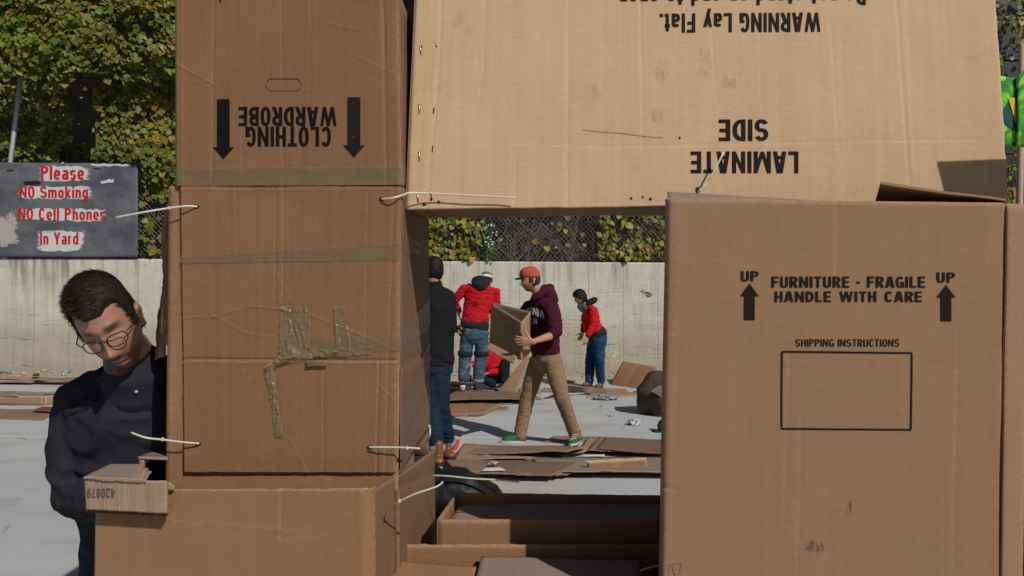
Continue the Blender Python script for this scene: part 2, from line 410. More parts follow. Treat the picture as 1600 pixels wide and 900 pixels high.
def text_mesh(body, weight=.185, gap=.10, wspace=1.0):
    """quads of a line of lettering: (n,4,2) points and the stroke layer of each quad"""
    x = 0; Q, Lr = [], []
    for ch in body:
        g = Glyphs(weight); W = g.glyph(ch)
        for a, b, c, d, n in g.q: Q.append([(p[0] + x, p[1]) for p in (a, b, c, d)]); Lr.append(n)
        x += W + gap * (wspace if ch == ' ' else 1) + (.06 * wspace if ch == ' ' else 0)
    return np.array(Q), np.array(Lr)
def decal_text(sheet, name, body, box, mat, parent, flip=False, off=0.0012, weight=.185, gap=.10, wspace=1.0):
    Q, Lr = text_mesh(body, weight, gap, wspace); n = len(Q); co = Q.reshape(-1, 2)
    lo, hi = co.min(0), co.max(0); q = (co - lo) / (hi - lo)
    x0, y0, x1, y1 = box
    if flip: X = x1 - q[:, 0] * (x1 - x0); Yp = y0 + q[:, 1] * (y1 - y0)
    else: X = x0 + q[:, 0] * (x1 - x0); Yp = y1 - q[:, 1] * (y1 - y0)
    pts = sheet.on_px(X, Yp, 0.0) + sheet.n * (off + np.repeat(Lr, 4) * 7e-5)[:, None]
    me = bpy.data.meshes.new(name); me.from_pydata(pts.tolist(), [], np.arange(n * 4).reshape(n, 4).tolist())
    return link_mesh(name, me, mat, parent)
def decal_poly(sheet, name, polys, mat, parent, off=0.0012):
    vs, fs = [], []
    for p in polys:
        X = [a for a, b in p]; Yp = [b for a, b in p]
        q = sheet.on_px(X, Yp, off); b = len(vs); vs += q.tolist(); fs.append(tuple(range(b, b + len(p))))
    me = bpy.data.meshes.new(name); me.from_pydata(vs, [], fs)
    return link_mesh(name, me, mat, parent)
def seg_poly(a, b, w, n=12):
    """a drawn line as a row of small quads"""
    out = []
    dx, dy = b[0] - a[0], b[1] - a[1]; L = math.hypot(dx, dy); nx, ny = -dy / L * w / 2, dx / L * w / 2
    for i in range(n):
        t0, t1 = i / n, (i + 1) / n
        p, q = (a[0] + dx * t0, a[1] + dy * t0), (a[0] + dx * t1, a[1] + dy * t1)
        out.append([(p[0] - nx, p[1] - ny), (q[0] - nx, q[1] - ny), (q[0] + nx, q[1] + ny), (p[0] + nx, p[1] + ny)])
    return out
def decal_grid(sheet, name, quad, mat, parent, off=0.0015, wrinkle=0.0, freq=60.0, seed=0, nx=40, ny=10, ragged=0.0):
    """a strip (tape, label, paint patch) lying on a sheet; quad BL,BR,TR,TL in photo pixels"""
    uu, vv = np.meshgrid(np.linspace(0, 1, nx + 1), np.linspace(0, 1, ny + 1)); uu = uu.ravel(); vv = vv.ravel()
    q = [np.array(p, float) for p in quad]
    xy = q[0] * ((1 - uu) * (1 - vv))[:, None] + q[1] * (uu * (1 - vv))[:, None] + q[2] * (uu * vv)[:, None] + q[3] * ((1 - uu) * vv)[:, None]
    if ragged:
        e = np.minimum(np.minimum(uu, 1 - uu), np.minimum(vv, 1 - vv)) < 1e-6
        xy[e, 0] += vn2(xy[e, 0] * .25, xy[e, 1] * .25, seed) * ragged; xy[e, 1] += vn2(xy[e, 0] * .2, xy[e, 1] * .3, seed + 2) * ragged
    pts = sheet.on_px(xy[:, 0], xy[:, 1], off)
    if wrinkle:
        fq = np.array(freq if isinstance(freq, tuple) else (freq,) * 3); q_ = pts * fq; q_[:, 0] += 1.2 * vn3(pts * 18, seed + 7); q_[:, 2] += 1.2 * vn3(pts * 22, seed + 8)
        w = (1 - np.abs(vn3(q_, seed))) ** 2 + 0.35 * (1 - np.abs(vn3(q_ * 2.3, seed + 1))) ** 2
        pts = pts + sheet.n * (w * wrinkle)[:, None]
    idx = np.arange(len(uu)).reshape(ny + 1, nx + 1)
    fs = np.stack([idx[:-1, :-1].ravel(), idx[:-1, 1:].ravel(), idx[1:, 1:].ravel(), idx[1:, :-1].ravel()], 1)
    me = bpy.data.meshes.new(name); me.from_pydata(pts.tolist(), [], fs.tolist())
    return link_mesh(name, me, mat, parent, smooth=True)

# ------------------------------------------------------------------ tubes and lofts
def ring_loft(bm, pts, rad, side=None, seg=12, cap=True):
    """closed loft through pts with elliptical sections rad[i]=(a along side, b across)"""
    pts = [Vector(p) for p in pts]; n = len(pts); rings = []
    rad = [(r, r) if not isinstance(r, (tuple, list)) else r for r in rad]
    if cap:
        t0 = (pts[0] - pts[1]).normalized(); t1 = (pts[-1] - pts[-2]).normalized()
        m0, m1 = min(rad[0]), min(rad[-1])
        pts = [pts[0] + t0 * m0 * 0.62] + pts + [pts[-1] + t1 * m1 * 0.62]
        rad = [(rad[0][0] * .55, rad[0][1] * .55)] + rad + [(rad[-1][0] * .55, rad[-1][1] * .55)]
        n += 2
    ref = Vector(side) if side is not None else None
    for i, p in enumerate(pts):
        t = (pts[min(i + 1, n - 1)] - pts[max(i - 1, 0)]).normalized()
        if ref is None:
            ref = Vector((1, 0, 0)) if abs(t.x) < 0.8 else Vector((0, 1, 0))
        s = (ref - t * ref.dot(t))
        if s.length < 1e-4: s = t.orthogonal()
        s.normalize(); f = t.cross(s)
        if side is None: ref = s
        a, b = rad[i]
        rings.append([bm.verts.new(p + s * (a * math.cos(2 * math.pi * k / seg)) + f * (b * math.sin(2 * math.pi * k / seg))) for k in range(seg)])
    for r0, r1 in zip(rings, rings[1:]):
        for k in range(seg):
            bm.faces.new((r0[k], r0[(k + 1) % seg], r1[(k + 1) % seg], r1[k]))
    bm.faces.new(rings[0][::-1]); bm.faces.new(rings[-1])
def ball(bm, c, r, rot=None, seg=14):
    m = Matrix.Translation(c) @ (rot.to_4x4() if rot else Matrix.Identity(4)) @ Matrix.Diagonal((*r, 1))
    bmesh.ops.create_uvsphere(bm, u_segments=seg, v_segments=seg // 2 + 2, radius=1, matrix=m)
def box_bm(bm, c, s, rot=None):
    m = Matrix.Translation(c) @ (rot.to_4x4() if rot else Matrix.Identity(4)) @ Matrix.Diagonal((*s, 1))
    return bmesh.ops.create_cube(bm, size=1, matrix=m)["verts"]
def fuse(bm, voxel, smooth=3):
    """voxel-fuse overlapping closed lofts into one continuous surface"""
    bmesh.ops.recalc_face_normals(bm, faces=bm.faces)
    me = bpy.data.meshes.new("fuse"); bm.to_mesh(me); bm.free()
    o = bpy.data.objects.new("fuse", me); COL.objects.link(o)
    r = o.modifiers.new("r", 'REMESH'); r.mode = 'VOXEL'; r.voxel_size = voxel; r.use_smooth_shade = True
    if smooth:
        s = o.modifiers.new("s", 'SMOOTH'); s.factor = 0.5; s.iterations = smooth
    dg = bpy.context.evaluated_depsgraph_get(); dg.update()
    out = bpy.data.meshes.new_from_object(o.evaluated_get(dg))
    bpy.data.objects.remove(o); bpy.data.meshes.remove(me)
    return out
def verts_np(me):
    a = np.empty(len(me.vertices) * 3); me.vertices.foreach_get("co", a); return a.reshape(-1, 3)
def normals_np(me):
    a = np.empty(len(me.vertices) * 3); me.vertices.foreach_get("normal", a); return a.reshape(-1, 3)
def wrinkle(me, amp, freq=(9, 9, 22), seed=0):
    p = verts_np(me); n = normals_np(me)
    q = p * np.array(freq); q[:, 2] += 1.5 * vn3(p * 6, seed + 4)
    d = (1 - np.abs(vn3(q, seed)) * 2) * amp + 0.4 * amp * vn3(p * 40, seed + 1)
    me.vertices.foreach_set("co", (p + n * d[:, None]).ravel()); me.update()

# ------------------------------------------------------------------ the yard: ground, hill, wall
def ground_mat():
    k = Nodes("yard_concrete"); oc = k.n("ShaderNodeTexCoord").outputs["Object"]
    sp = k.n("ShaderNodeSeparateXYZ"); k.l(oc, sp.inputs[0])
    big = k.noise(k.scale(oc, (0.5, 0.9, 1)), 1, 5, 0.6)
    mid = k.noise(k.scale(oc, (2.2, 7, 1)), 1, 5, 0.65)
    fine = k.noise(oc, 55, 4, 0.7)
    f = k.math('ADD', 0.70, k.math('MULTIPLY', big, 0.3))
    f = k.math('ADD', f, k.math('MULTIPLY', mid, 0.18)); f = k.math('ADD', f, k.math('MULTIPLY', fine, 0.12))
    col = k.times((0.455, 0.465, 0.475, 1), f)
    # dusty brown wash, strongest along the foot of the wall
    near = k.ramp(k.math('ADD', sp.outputs[1], k.math('MULTIPLY', big, 3.0)), 12.6, 14.4)
    patch = k.math('MULTIPLY', k.ramp(k.noise(k.scale(oc, (0.8, 1.7, 1)), 1.0, 5, 0.6), 0.52, 0.68), 0.55)
    dirt = k.math('MAXIMUM', near, patch)
    col = k.mix(dirt, col, k.times((0.36, 0.315, 0.25, 1), k.math('ADD', 0.55, k.math('MULTIPLY', fine, 0.9))))
    crumbs = k.math('MULTIPLY', k.ramp(k.noise(oc, 30, 4, 0.8), 0.66, 0.72), 0.5)
    col = k.mix(crumbs, col, (0.16, 0.13, 0.10, 1))
    wv = k.n("ShaderNodeTexVoronoi", feature='DISTANCE_TO_EDGE'); wv.inputs["Scale"].default_value = .42
    wp_ = k.n("ShaderNodeVectorMath", operation='ADD'); k.l(oc, wp_.inputs[0]); nv = k.n("ShaderNodeTexNoise"); k.l(oc, nv.inputs["Vector"]); nv.inputs["Scale"].default_value = 1.6; nv.inputs["Detail"].default_value = 5
    k.l(nv.outputs["Color"], wp_.inputs[1]); k.l(wp_.outputs[0], wv.inputs["Vector"])
    crack = k.math('MULTIPLY', k.math('LESS_THAN', wv.outputs["Distance"], .0035), k.ramp(big, .45, .6))
    col = k.mix(k.math('MULTIPLY', crack, .6), col, (0.1, 0.09, 0.08, 1))
    oil = k.math('MULTIPLY', k.ramp(k.noise(k.scale(oc, (1.1, 1.6, 1)), 1.0, 3, .5), .60, .72), .22)
    col = k.mix(oil, col, (0.12, 0.12, 0.12, 1))
    k.set(col, 0.9, 0.2)
    k.bump(k.math('ADD', fine, k.math('MULTIPLY', mid, 0.6)), 0.35, 0.02)
    return k.m
bm = bmesh.new(); bmesh.ops.create_grid(bm, x_segments=2, y_segments=2, size=150)
tag(bm_obj("ground", bm, ground_mat()), kind="structure")
# painted / worn pale lines across the slab
def slab_line(name, a, b, w, col):
    bm = bmesh.new(); n = 24; d = (b - a); nrm = Vector((-d.y, d.x, 0)).normalized() * w / 2
    vs = []
    for i in range(n + 1):
        p = a.lerp(b, i / n); j = Vector((0, random.uniform(-.006, .006), 0))
        vs.append((bm.verts.new(p - nrm + j), bm.verts.new(p + nrm * random.uniform(.6, 1.2) + j)))
    for q, r in zip(vs, vs[1:]): bm.faces.new((q[0], r[0], r[1], q[1]))
    tag(bm_obj(name, bm, plain(name + "_paint", col, 0.85, 0.2, var=0.3, scale=15)), kind="structure")
slab_line("ground_stripe", Vector((-6, 7.62, .004)), Vector((1.2, 7.55, .004)), 0.05, (0.62, 0.63, 0.62))
slab_line("ground_joint", G(818, 640, .004), G(850, 612, .004), 0.03, (0.45, 0.38, 0.27))

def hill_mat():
    k = Nodes("shade_black_soil"); oc = k.n("ShaderNodeTexCoord").outputs["Object"]
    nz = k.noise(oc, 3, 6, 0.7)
    k.set(k.mix(nz, (0.003, 0.0026, 0.002, 1), (0.012, 0.010, 0.008, 1)), 0.95, 0.1); k.bump(nz, 1.0, 0.3); return k.m  # soil colour painted near black, standing in for deep shade behind the vines
nx, ny = 60, 24
gx, gy = np.meshgrid(np.linspace(-30, 30, nx + 1), np.linspace(13.66, 34, ny + 1)); gx = gx.ravel(); gy = gy.ravel()
gz = 2.0 + np.maximum(0, gy - 17.6) * 1.9 + 0.5 * vn2(gx * .6, gy * .8, 3) * sstep(16, 18, gy)
idx = np.arange(len(gx)).reshape(ny + 1, nx + 1)
fs = np.stack([idx[:-1, :-1].ravel(), idx[:-1, 1:].ravel(), idx[1:, 1:].ravel(), idx[1:, :-1].ravel()], 1)
me = bpy.data.meshes.new("hill"); me.from_pydata(np.stack([gx, gy, gz], 1).tolist(), [], fs.tolist())
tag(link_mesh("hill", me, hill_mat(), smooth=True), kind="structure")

WALL_Y = 13.4
def wall_top(X): return 2.163 - (X + 9.7) * 0.0072
def wall_mat():
    k = Nodes("old_concrete_wall"); oc = k.n("ShaderNodeTexCoord").outputs["Object"]
    sp = k.n("ShaderNodeSeparateXYZ"); k.l(oc, sp.inputs[0]); x, z = sp.outputs[0], sp.outputs[2]
    vert = k.noise(k.scale(oc, (6, 6, 0.55)), 1, 5, 0.65)
    vert2 = k.noise(k.scale(oc, (16, 16, 0.8)), 1.0, 4, 0.6)
    blot = k.noise(k.scale(oc, (1.3, 1.3, 2.2)), 1, 5, 0.6)
    hor = k.noise(k.scale(oc, (2.5, 2.5, 24)), 1, 5, 0.7)
    fine = k.noise(oc, 38, 5, 0.75)
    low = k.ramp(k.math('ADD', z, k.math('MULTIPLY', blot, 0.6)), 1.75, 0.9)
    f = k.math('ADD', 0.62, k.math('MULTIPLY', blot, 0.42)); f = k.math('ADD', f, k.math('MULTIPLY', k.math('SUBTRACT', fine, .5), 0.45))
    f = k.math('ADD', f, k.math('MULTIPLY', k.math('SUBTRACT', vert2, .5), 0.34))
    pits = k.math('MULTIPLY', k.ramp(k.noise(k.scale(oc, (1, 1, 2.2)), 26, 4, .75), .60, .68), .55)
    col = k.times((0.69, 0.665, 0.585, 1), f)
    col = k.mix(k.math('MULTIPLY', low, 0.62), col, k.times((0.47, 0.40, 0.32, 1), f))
    stain = k.math('MULTIPLY', k.ramp(vert, 0.47, 0.68), k.ramp(z, 1.0, 2.2))
    col = k.mix(k.math('MULTIPLY', stain, 0.75), col, (0.17, 0.15, 0.125, 1))
    eros = k.math('MULTIPLY', k.ramp(hor, 0.57, 0.68), k.math('ADD', 0.42, k.math('MULTIPLY', low, 0.58)))
    col = k.mix(k.math('MULTIPLY', eros, 0.55), col, (0.17, 0.14, 0.11, 1))
    joint = k.math('FRACT', k.math('DIVIDE', k.math('ADD', x, 40.13), 0.66))
    jm = k.math('MULTIPLY', k.math('LESS_THAN', joint, 0.028), k.ramp(k.noise(k.scale(oc, (1, 1, 3)), 2.0, 3), 0.3, 0.5))
    col = k.mix(k.math('MULTIPLY', jm, 0.45), col, (0.2, 0.175, 0.145, 1))
    col = k.mix(pits, col, (0.2, 0.165, 0.13, 1))
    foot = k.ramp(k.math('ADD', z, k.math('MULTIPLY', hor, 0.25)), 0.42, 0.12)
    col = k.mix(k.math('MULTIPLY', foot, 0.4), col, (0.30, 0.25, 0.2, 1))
    k.set(col, 0.92, 0.15)
    h = k.math('SUBTRACT', fine, k.math('MULTIPLY', eros, 1.4)); h = k.math('SUBTRACT', h, k.math('MULTIPLY', jm, 0.8))
    k.bump(h, 0.4, 0.012); return k.m
bm = bmesh.new()
xs = np.linspace(-16, 16, 65); rows = []
for X in xs:
    zt = wall_top(X)
    rows.append([bm.verts.new(v) for v in ((X, WALL_Y, -.02), (X, WALL_Y, zt - .025), (X, WALL_Y + .025, zt), (X, WALL_Y + .24, zt), (X, WALL_Y + .26, -.02))])
for a, b in zip(rows, rows[1:]):
    for i in range(4): bm.faces.new((a[i], b[i], b[i + 1], a[i + 1]))
bm.faces.new(rows[0]); bm.faces.new(rows[-1][::-1])
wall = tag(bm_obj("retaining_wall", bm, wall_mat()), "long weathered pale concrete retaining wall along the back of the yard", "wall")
# pale chalky scribble and splash on the wall behind the woman
def wall_mark(name, x0, y0, x1, y1, mat, off):
    bm = bmesh.new(); v = []
    for x, y in ((x0, y1), (x1, y1), (x1, y0), (x0, y0)):
        p = P(x, y, WALL_Y); v.append(bm.verts.new((p.x, WALL_Y - off, p.z)))
    bm.faces.new(v); bm_obj(name, bm, mat, wall)
wall_mark("paint_splash", 930, 538, 992, 572, soft_mat("pale_green_chalk", (.58, .60, .40), .85, .48, .58, 7, (1, 1, 1.4), .95), .003)
wall_mark("paint_splash", 945, 543, 980, 566, soft_mat("pale_green_chalk_dense", (.60, .62, .42), .9, .42, .56, 11, (1, 1, 1), .95), .005)
wall_mark("dark_stain", 996, 448, 1024, 470, soft_mat("soot_stain", (.07, .065, .06), .8, .42, .6, 6, (1, 1, 1.8), .95), .004)
bm = bmesh.new()
pl = [(905, 556), (903, 540), (910, 525), (908, 548), (916, 566), (925, 572), (922, 552)]
for a, b in zip(pl, pl[1:]):
    A, B = P(*a, WALL_Y), P(*b, WALL_Y); A.y = B.y = WALL_Y - .0025 - random.random() * .001
    d = (B - A).normalized(); s = Vector((-d.z, 0, d.x)) * .004
    bm.faces.new([bm.verts.new(v) for v in (A - s, B - s, B + s, A + s)])
bm_obj("chalk_line", bm, plain("pale_chalk", (0.5, 0.47, 0.4), 0.95, 0.1, var=0.3), wall)
# rubble and crumbs along the foot of the wall
bm = bmesh.new()
for i in range(750):
    X = random.uniform(-13, 8); Y = WALL_Y - abs(random.gauss(0, .45)) - .02
    r = random.uniform(.008, .03) * (1 if random.random() < .9 else 2.2)
    ball(bm, Vector((X, Y, r * .4)), (r * random.uniform(.8, 1.5), r, r * .7), Quaternion((0, 0, 1), random.random() * 6).to_matrix(), 5)
tag(bm_obj("rubble", bm, plain("rubble_stone", (0.36, 0.31, 0.25), 0.9, 0.1, var=0.6, scale=4)), kind="stuff")

# ------------------------------------------------------------------ chain link fence on the wall
steel = plain("galvanised_steel", (0.42, 0.44, 0.47), 0.5, 0.4, 0.5, var=0.2, scale=30)
FY = 13.53
fence = empty("chain_link_fence", (0, FY, 2.1), "rusty grey chain link fence standing on top of the concrete wall", "fence")
bm = bmesh.new(); pitch = 0.086; ztop = 3.95
def wire(bm, a, b, r):
    d = (b - a).normalized(); s = d.cross(Vector((0, 1, 0))) * r; f = Vector((0, -r, 0))
    q = [[bm.verts.new(p + o) for o in (s, f, -s)] for p in (a, b)]
    for k in range(3): bm.faces.new((q[0][k], q[0][(k + 1) % 3], q[1][(k + 1) % 3], q[1][k]))
X = -15.0
while X < 13:
    z0 = wall_top(X) + .03; dh = ztop - z0
    for sgn in (1, -1):
        a = Vector((X, FY, z0)); b = Vector((X + sgn * dh * .92, FY + .006 * sgn, ztop))
        wire(bm, a, b, .0028)
    X += pitch
bm_obj("mesh", bm, plain("fence_wire", (0.24, 0.23, 0.22), 0.5, 0.4, 0.4, var=0.35, scale=6), fence)
for X in np.arange(-.667 - 12, 13, 4.0):
    bm = bmesh.new(); ring_loft(bm, [(X, FY + .05, 2.0), (X, FY + .05, 4.0)], [.03, .03], seg=10); bm_obj("post", bm, steel, fence, True)
bm = bmesh.new(); ring_loft(bm, [(-15, FY + .02, 3.97), (13, FY + .02, 3.97)], [.022, .022], seg=8); bm_obj("top_rail", bm, steel, fence, True)

# ------------------------------------------------------------------ vines: leaves and stems
def leaf_mat():
    k = Nodes("vine_leaf"); at = k.n("ShaderNodeAttribute", attribute_name="Col")
    k.set(at.outputs["Color"], 0.5, 0.3)
    tr = k.n("ShaderNodeBsdfTranslucent"); k.l(at.outputs["Color"], tr.inputs[0])
    mx = k.n("ShaderNodeMixShader"); mx.inputs[0].default_value = 0.18
    k.l(k.b.outputs[0], mx.inputs[1]); k.l(tr.outputs[0], mx.inputs[2]); k.l(mx.outputs[0], k.out.inputs[0]); return k.m
LEAF = leaf_mat()
STEM = plain("vine_stem", (0.13, 0.105, 0.08), 0.9, 0.1, var=0.4, scale=10)
LEAF_SHAPE = np.array([(0, 0, 0), (-.36, -.15, .03), (-.58, .22, .06), (-.40, .66, .03), (0, 1.0, -.10), (.40, .66, .03), (.58, .22, .06), (.36, -.15, .03), (0, .42, -.01)])
LEAF_FACES = [(0, 8, 2, 1), (8, 4, 3, 2), (0, 7, 6, 8), (8, 6, 5, 4)]
def leaf_object(name, pos, nrm, size, col, mat, parent):
    n = len(pos)
    nrm = nrm / np.linalg.norm(nrm, axis=1)[:, None]
    down = np.array([0, 0, -1.0]) + rng.normal(0, .45, (n, 3))
    t = down - nrm * (down * nrm).sum(1)[:, None]; t /= np.linalg.norm(t, axis=1)[:, None]
    s = np.cross(t, nrm)
    curl = rng.uniform(.5, 2.2, n)
    L = LEAF_SHAPE[None] * size[:, None, None]
    v = pos[:, None] + s[:, None] * L[:, :, 0:1] + t[:, None] * L[:, :, 1:2] + nrm[:, None] * (L[:, :, 2:3] * curl[:, None, None])
    fc = (np.array(LEAF_FACES)[None] + (np.arange(n) * 9)[:, None, None]).reshape(-1, 4)
    me = bpy.data.meshes.new(name); me.from_pydata(v.reshape(-1, 3).tolist(), [], fc.tolist())
    ca = me.color_attributes.new("Col", 'FLOAT_COLOR', 'POINT')
    c4 = np.ones((n, 9, 4), np.float32); c4[:, :, :3] = col[:, None]; ca.data.foreach_set("color", c4.ravel())
    return link_mesh(name, me, mat, parent, smooth=True)

def px_of(X, z, Y): return 800 + F * X / Y, 445 - F * (z - H) / Y
def vine_density(px, py):
    d = np.zeros_like(px); Yv = np.full_like(px, 13.32)
    edge = 128 + 26 * vn2(px * .03, px * 0, 5) + 10 * vn2(px * .11, px * 0, 6)
    L = px < 320
    d[L] = 1.0
    rec = L & (px < 150 + 8 * vn2(py * .05, py * 0, 8)) & (py > edge) & (py < 262); d[rec] = 0.42; Yv[rec] = 14.1 + 1.2 * rng.random(int(rec.sum()))
    strand = rec & (np.abs(px - 70 - 5 * vn2(py * .04, py * 0, 2)) < 9) & (py < 250); d[strand] = .75; Yv[strand] = 13.55
    st2 = rec & (np.abs(px - 104) < 7) & (py < 225); d[st2] = .5; Yv[st2] = 13.6
    lowl = rec & (py > 212 + 12 * vn2(px * .06, px * 0, 9)) & (px < 92); d[lowl] = .7; Yv[lowl] = 13.7
    gap = L & (px > 112) & (px < 150) & (py > 110) & (py < 225); d[gap] = .03
    lft = L & (px < 28) & (py > 70) & (py < 130); d[lft] = .25; Yv[lft] = 13.9
    over = L & (py < edge); Yv[over] = 13.0 - .2 * sstep(130, 30, py[over]) - .35 * sstep(190, 130, px[over])
    colr = L & (px > 150) & (py > 255); d[colr] = np.where(py[colr] > 310, .10, .7) * np.where(px[colr] > 216, 1, .3)
    bel = L & (px <= 222) & (py > 250); d[bel] = 0.0
    M = (px >= 320) & (px < 668); d[M] = np.where(py[M] < 250, .6, .3)
    A = (px >= 668) & (px < 760); d[A] = np.where(px[A] < 735, .85, .4); Yv[A] = 13.38
    A2 = A & (px > 700) & (px < 715); d[A2] = .5
    B = (px >= 760) & (px < 935); d[B] = np.where(py[B] < 300, .3, .03); Yv[B] = 13.42
    C = (px >= 935) & (px < 1060); d[C] = .34; Yv[C] = 13.4
    c2 = C & (np.abs(px - 985) < 34) & (py > 345) & (py < 402); d[c2] = .62
    D = (px >= 1060) & (px < 1540); d[D] = .3
    E = px >= 1540; d[E] = np.where(py[E] < 75, .25, np.where(py[E] < 225, .03, .6)); Yv[E] = 13.4
    return d, Yv
def vine(x0, x1, ztop, label, yellow, name="climbing_vine", dens=430):
    X0, X1 = (x0 - 800) / F * 13.3, (x1 - 800) / F * 13.3
    n = int((X1 - X0) * (ztop - 2.15) * dens)
    X = rng.uniform(X0, X1, n); z = rng.uniform(2.15, ztop, n)
    px, py = px_of(X, z, 13.3)
    d, Yv = vine_density(px, py)
    clump = vn2(X * 2.3, z * 2.3, 21) * .5 + vn2(X * 5.1, z * 5.1, 22) * .35
    keep = rng.random(n) < np.clip(d * (1.05 + .9 * clump), 0, 1) ; keep &= (clump > -.36 - d * .42)
    X, z, Yv, clump, px, py = X[keep], z[keep], Yv[keep], clump[keep], px[keep], py[keep]; n = len(X)
    Y = Yv - .33 * clump + rng.uniform(0, .2, n) + .12 * vn2(X * 1.1, z * 1.1, 31)
    k = Y / 13.3 ; X = X * k; z = H + (z - H) * k
    nrm = np.array([.28, -1, .42]) + rng.normal(0, .34, (n, 3)) + .55 * np.stack([vn2(X * 2.6, z * 2.6, 51), 0 * X, vn2(X * 2.6, z * 2.6, 52)], 1); nrm[:, 1] = -np.abs(nrm[:, 1]) - .15
    size = np.clip(rng.lognormal(-2.56, .28, n), .04, .135)
    g = np.stack([rng.uniform(.075, .15, n), rng.uniform(.105, .18, n), rng.uniform(.012, .03, n)], 1)
    g *= np.array([.92, .82, .8]) * (rng.uniform(.8, 1.6, n) * (1 + .38 * vn2(X * 2.2, z * 2.2, 40)))[:, None]
    warm = vn2(X * 1.2, z * 1.2, 77) * .6 + vn2(X * 4, z * 4, 78) * .5
    olive = warm > .25
    g[olive] *= np.array([1.45, 1.15, .9])
    ye = rng.random(n) < np.clip(yellow * (1 + 3.2 * np.maximum(warm, 0)), 0, .85)
    yc = np.stack([rng.uniform(.22, .40, n), rng.uniform(.18, .29, n), rng.uniform(.02, .05, n)], 1)
    g[ye] = yc[ye]
    br = rng.random(n) < .005
    g[br] = np.array([.22, .11, .05])
    root = empty(name, (float((X0 + X1) / 2), 13.4, 2.1), label, "vine")
    leaf_object("leaves", np.stack([X, Y, z], 1), nrm, size, g, LEAF, root)
    bm = bmesh.new()
    for i in range(int((X1 - X0) * 7)):
        a = Vector((random.uniform(X0, X1), random.uniform(13.6, 14.1), 2.1)); pts = [a]
        dx = random.gauss(0, .16)
        for j in range(random.randint(5, 9)):
            dx += random.gauss(0, .09); a = a + Vector((dx, random.gauss(0, .05), random.uniform(.18, .38))); pts.append(a)
        r = random.uniform(.006, .02)
        ring_loft(bm, pts, [r * (1 - .7 * q / len(pts)) for q in range(len(pts))], seg=5, cap=False)
    bm_obj("stems", bm, STEM, root, True)
    return root
vine(-330, 330, 8.4, "dense green ivy-like vine hanging over the fence above the painted sign", .035, dens=760)
vine(330, 672, 6.5, "vine on the fence behind the tall wardrobe carton", .06, dens=230)
vine(668, 768, 4.2, "yellowing leafy vine on the fence, above the man in the black jacket", .26, dens=520)
vine(768, 932, 4.2, "bare grey vine with few leaves, on the fence above the walking man", .2)
vine(932, 1060, 4.2, "sparse green and yellow vine on the fence, above the woman in red", .2, dens=480)
vine(1060, 1540, 6.5, "vine on the fence behind the pale overhead carton", .1, dens=200)
vine(1540, 1720, 8.2, "thin yellow green vine trailing over the dark shed", .3, dens=400)
# bare grey twigs tangled behind the mesh
bm = bmesh.new()
for i in range(150):
    a = P(random.uniform(745, 1050), 410, random.uniform(13.62, 14.2)); a.z = 2.08; pts = [a]; ang = random.gauss(0, .5)
    for j in range(6):
        ang += random.gauss(0, .3); l = random.uniform(.12, .26)
        a = a + Vector((math.sin(ang) * l, random.gauss(0, .02), math.cos(ang) * l)); pts.append(a)
    r = random.choice((.004, .005, .006, .008, .014))
    ring_loft(bm, pts, [r * (1 - .1 * q) for q in range(len(pts))], seg=4, cap=False)
tag(bm_obj("dry_brush", bm, plain("dry_twig", (0.20, 0.165, 0.135), 0.9, 0.1, var=0.3)), "tangle of dry grey twigs behind the chain link fence", "brush", kind="stuff")
# white flowering weed
wp = empty("flowering_weed", P(762, 408, 13.46), "small weed with tiny white flowers on top of the wall", "plant")
n = 170; zz = rng.uniform(2.1, 2.75, n); px = 762 + rng.normal(0, 4.6, n)
pos = np.stack([(px - 800) / F * 13.45, rng.uniform(13.36, 13.5, n), zz], 1)
leaf_object("leaves", pos, np.array([.3, -1, .5]) + rng.normal(0, .5, (n, 3)), rng.uniform(.03, .055, n), np.tile(np.array([[.05, .11, .03]]), (n, 1)) * rng.uniform(.7, 1.3, (n, 1)), LEAF, wp)
bm = bmesh.new()
for i in range(26): ball(bm, Vector(((762 + random.gauss(2, 5) - 800) / F * 13.33, 13.33, random.uniform(2.3, 2.8))), (.014, .014, .014), None, 6)
bm_obj("flowers", bm, plain("white_petal", (.75, .75, .72), .7, .2), wp)

# ------------------------------------------------------------------ sign with leaning posts
def sign_mat():
    k = Nodes("grey_sign_sheet"); oc = k.n("ShaderNodeTexCoord").outputs["Object"]
    a = k.noise(k.scale(oc, (1.4, 1, 2.4)), 1, 5, 0.6); b = k.noise(oc, 34, 4, 0.8); c = k.noise(k.scale(oc, (1, 1, .25)), 40, 3, .6)
    col = k.mix(k.ramp(a, .35, .7), (0.075, 0.083, 0.098, 1), (0.15, 0.158, 0.175, 1))
    col = k.mix(k.math('MULTIPLY', k.ramp(b, .62, .70), .85), col, (0.5, 0.5, 0.48, 1))
    col = k.mix(k.math('MULTIPLY', k.ramp(c, .66, .74), .35), col, (0.4, 0.4, 0.4, 1))
    k.set(col, 0.38, 0.4); k.bump(a, .3, .02); return k.m
SIGN_Y = 13.36
sroot = empty("yard_sign", P(100, 402, SIGN_Y), "grey sign with red lettering asking for no smoking and no cell phones in yard", "sign")
spx = [(-60, 402), (215, 402), (215, 256), (-60, 253)]
sgn = px_sheet("panel", spx, SIGN_Y, sign_mat(), sroot, thick=.015, warp=.003, wfreq=1.2, seed=4, res=.05)
WP = soft_mat("white_sign_paint", (0.60, 0.62, 0.65), .95, .05, .3, 9, (1, 1, 2))
CREAM = soft_mat("cream_peeled_paint", (0.42, 0.40, 0.36), .95, .36, .44, 5)
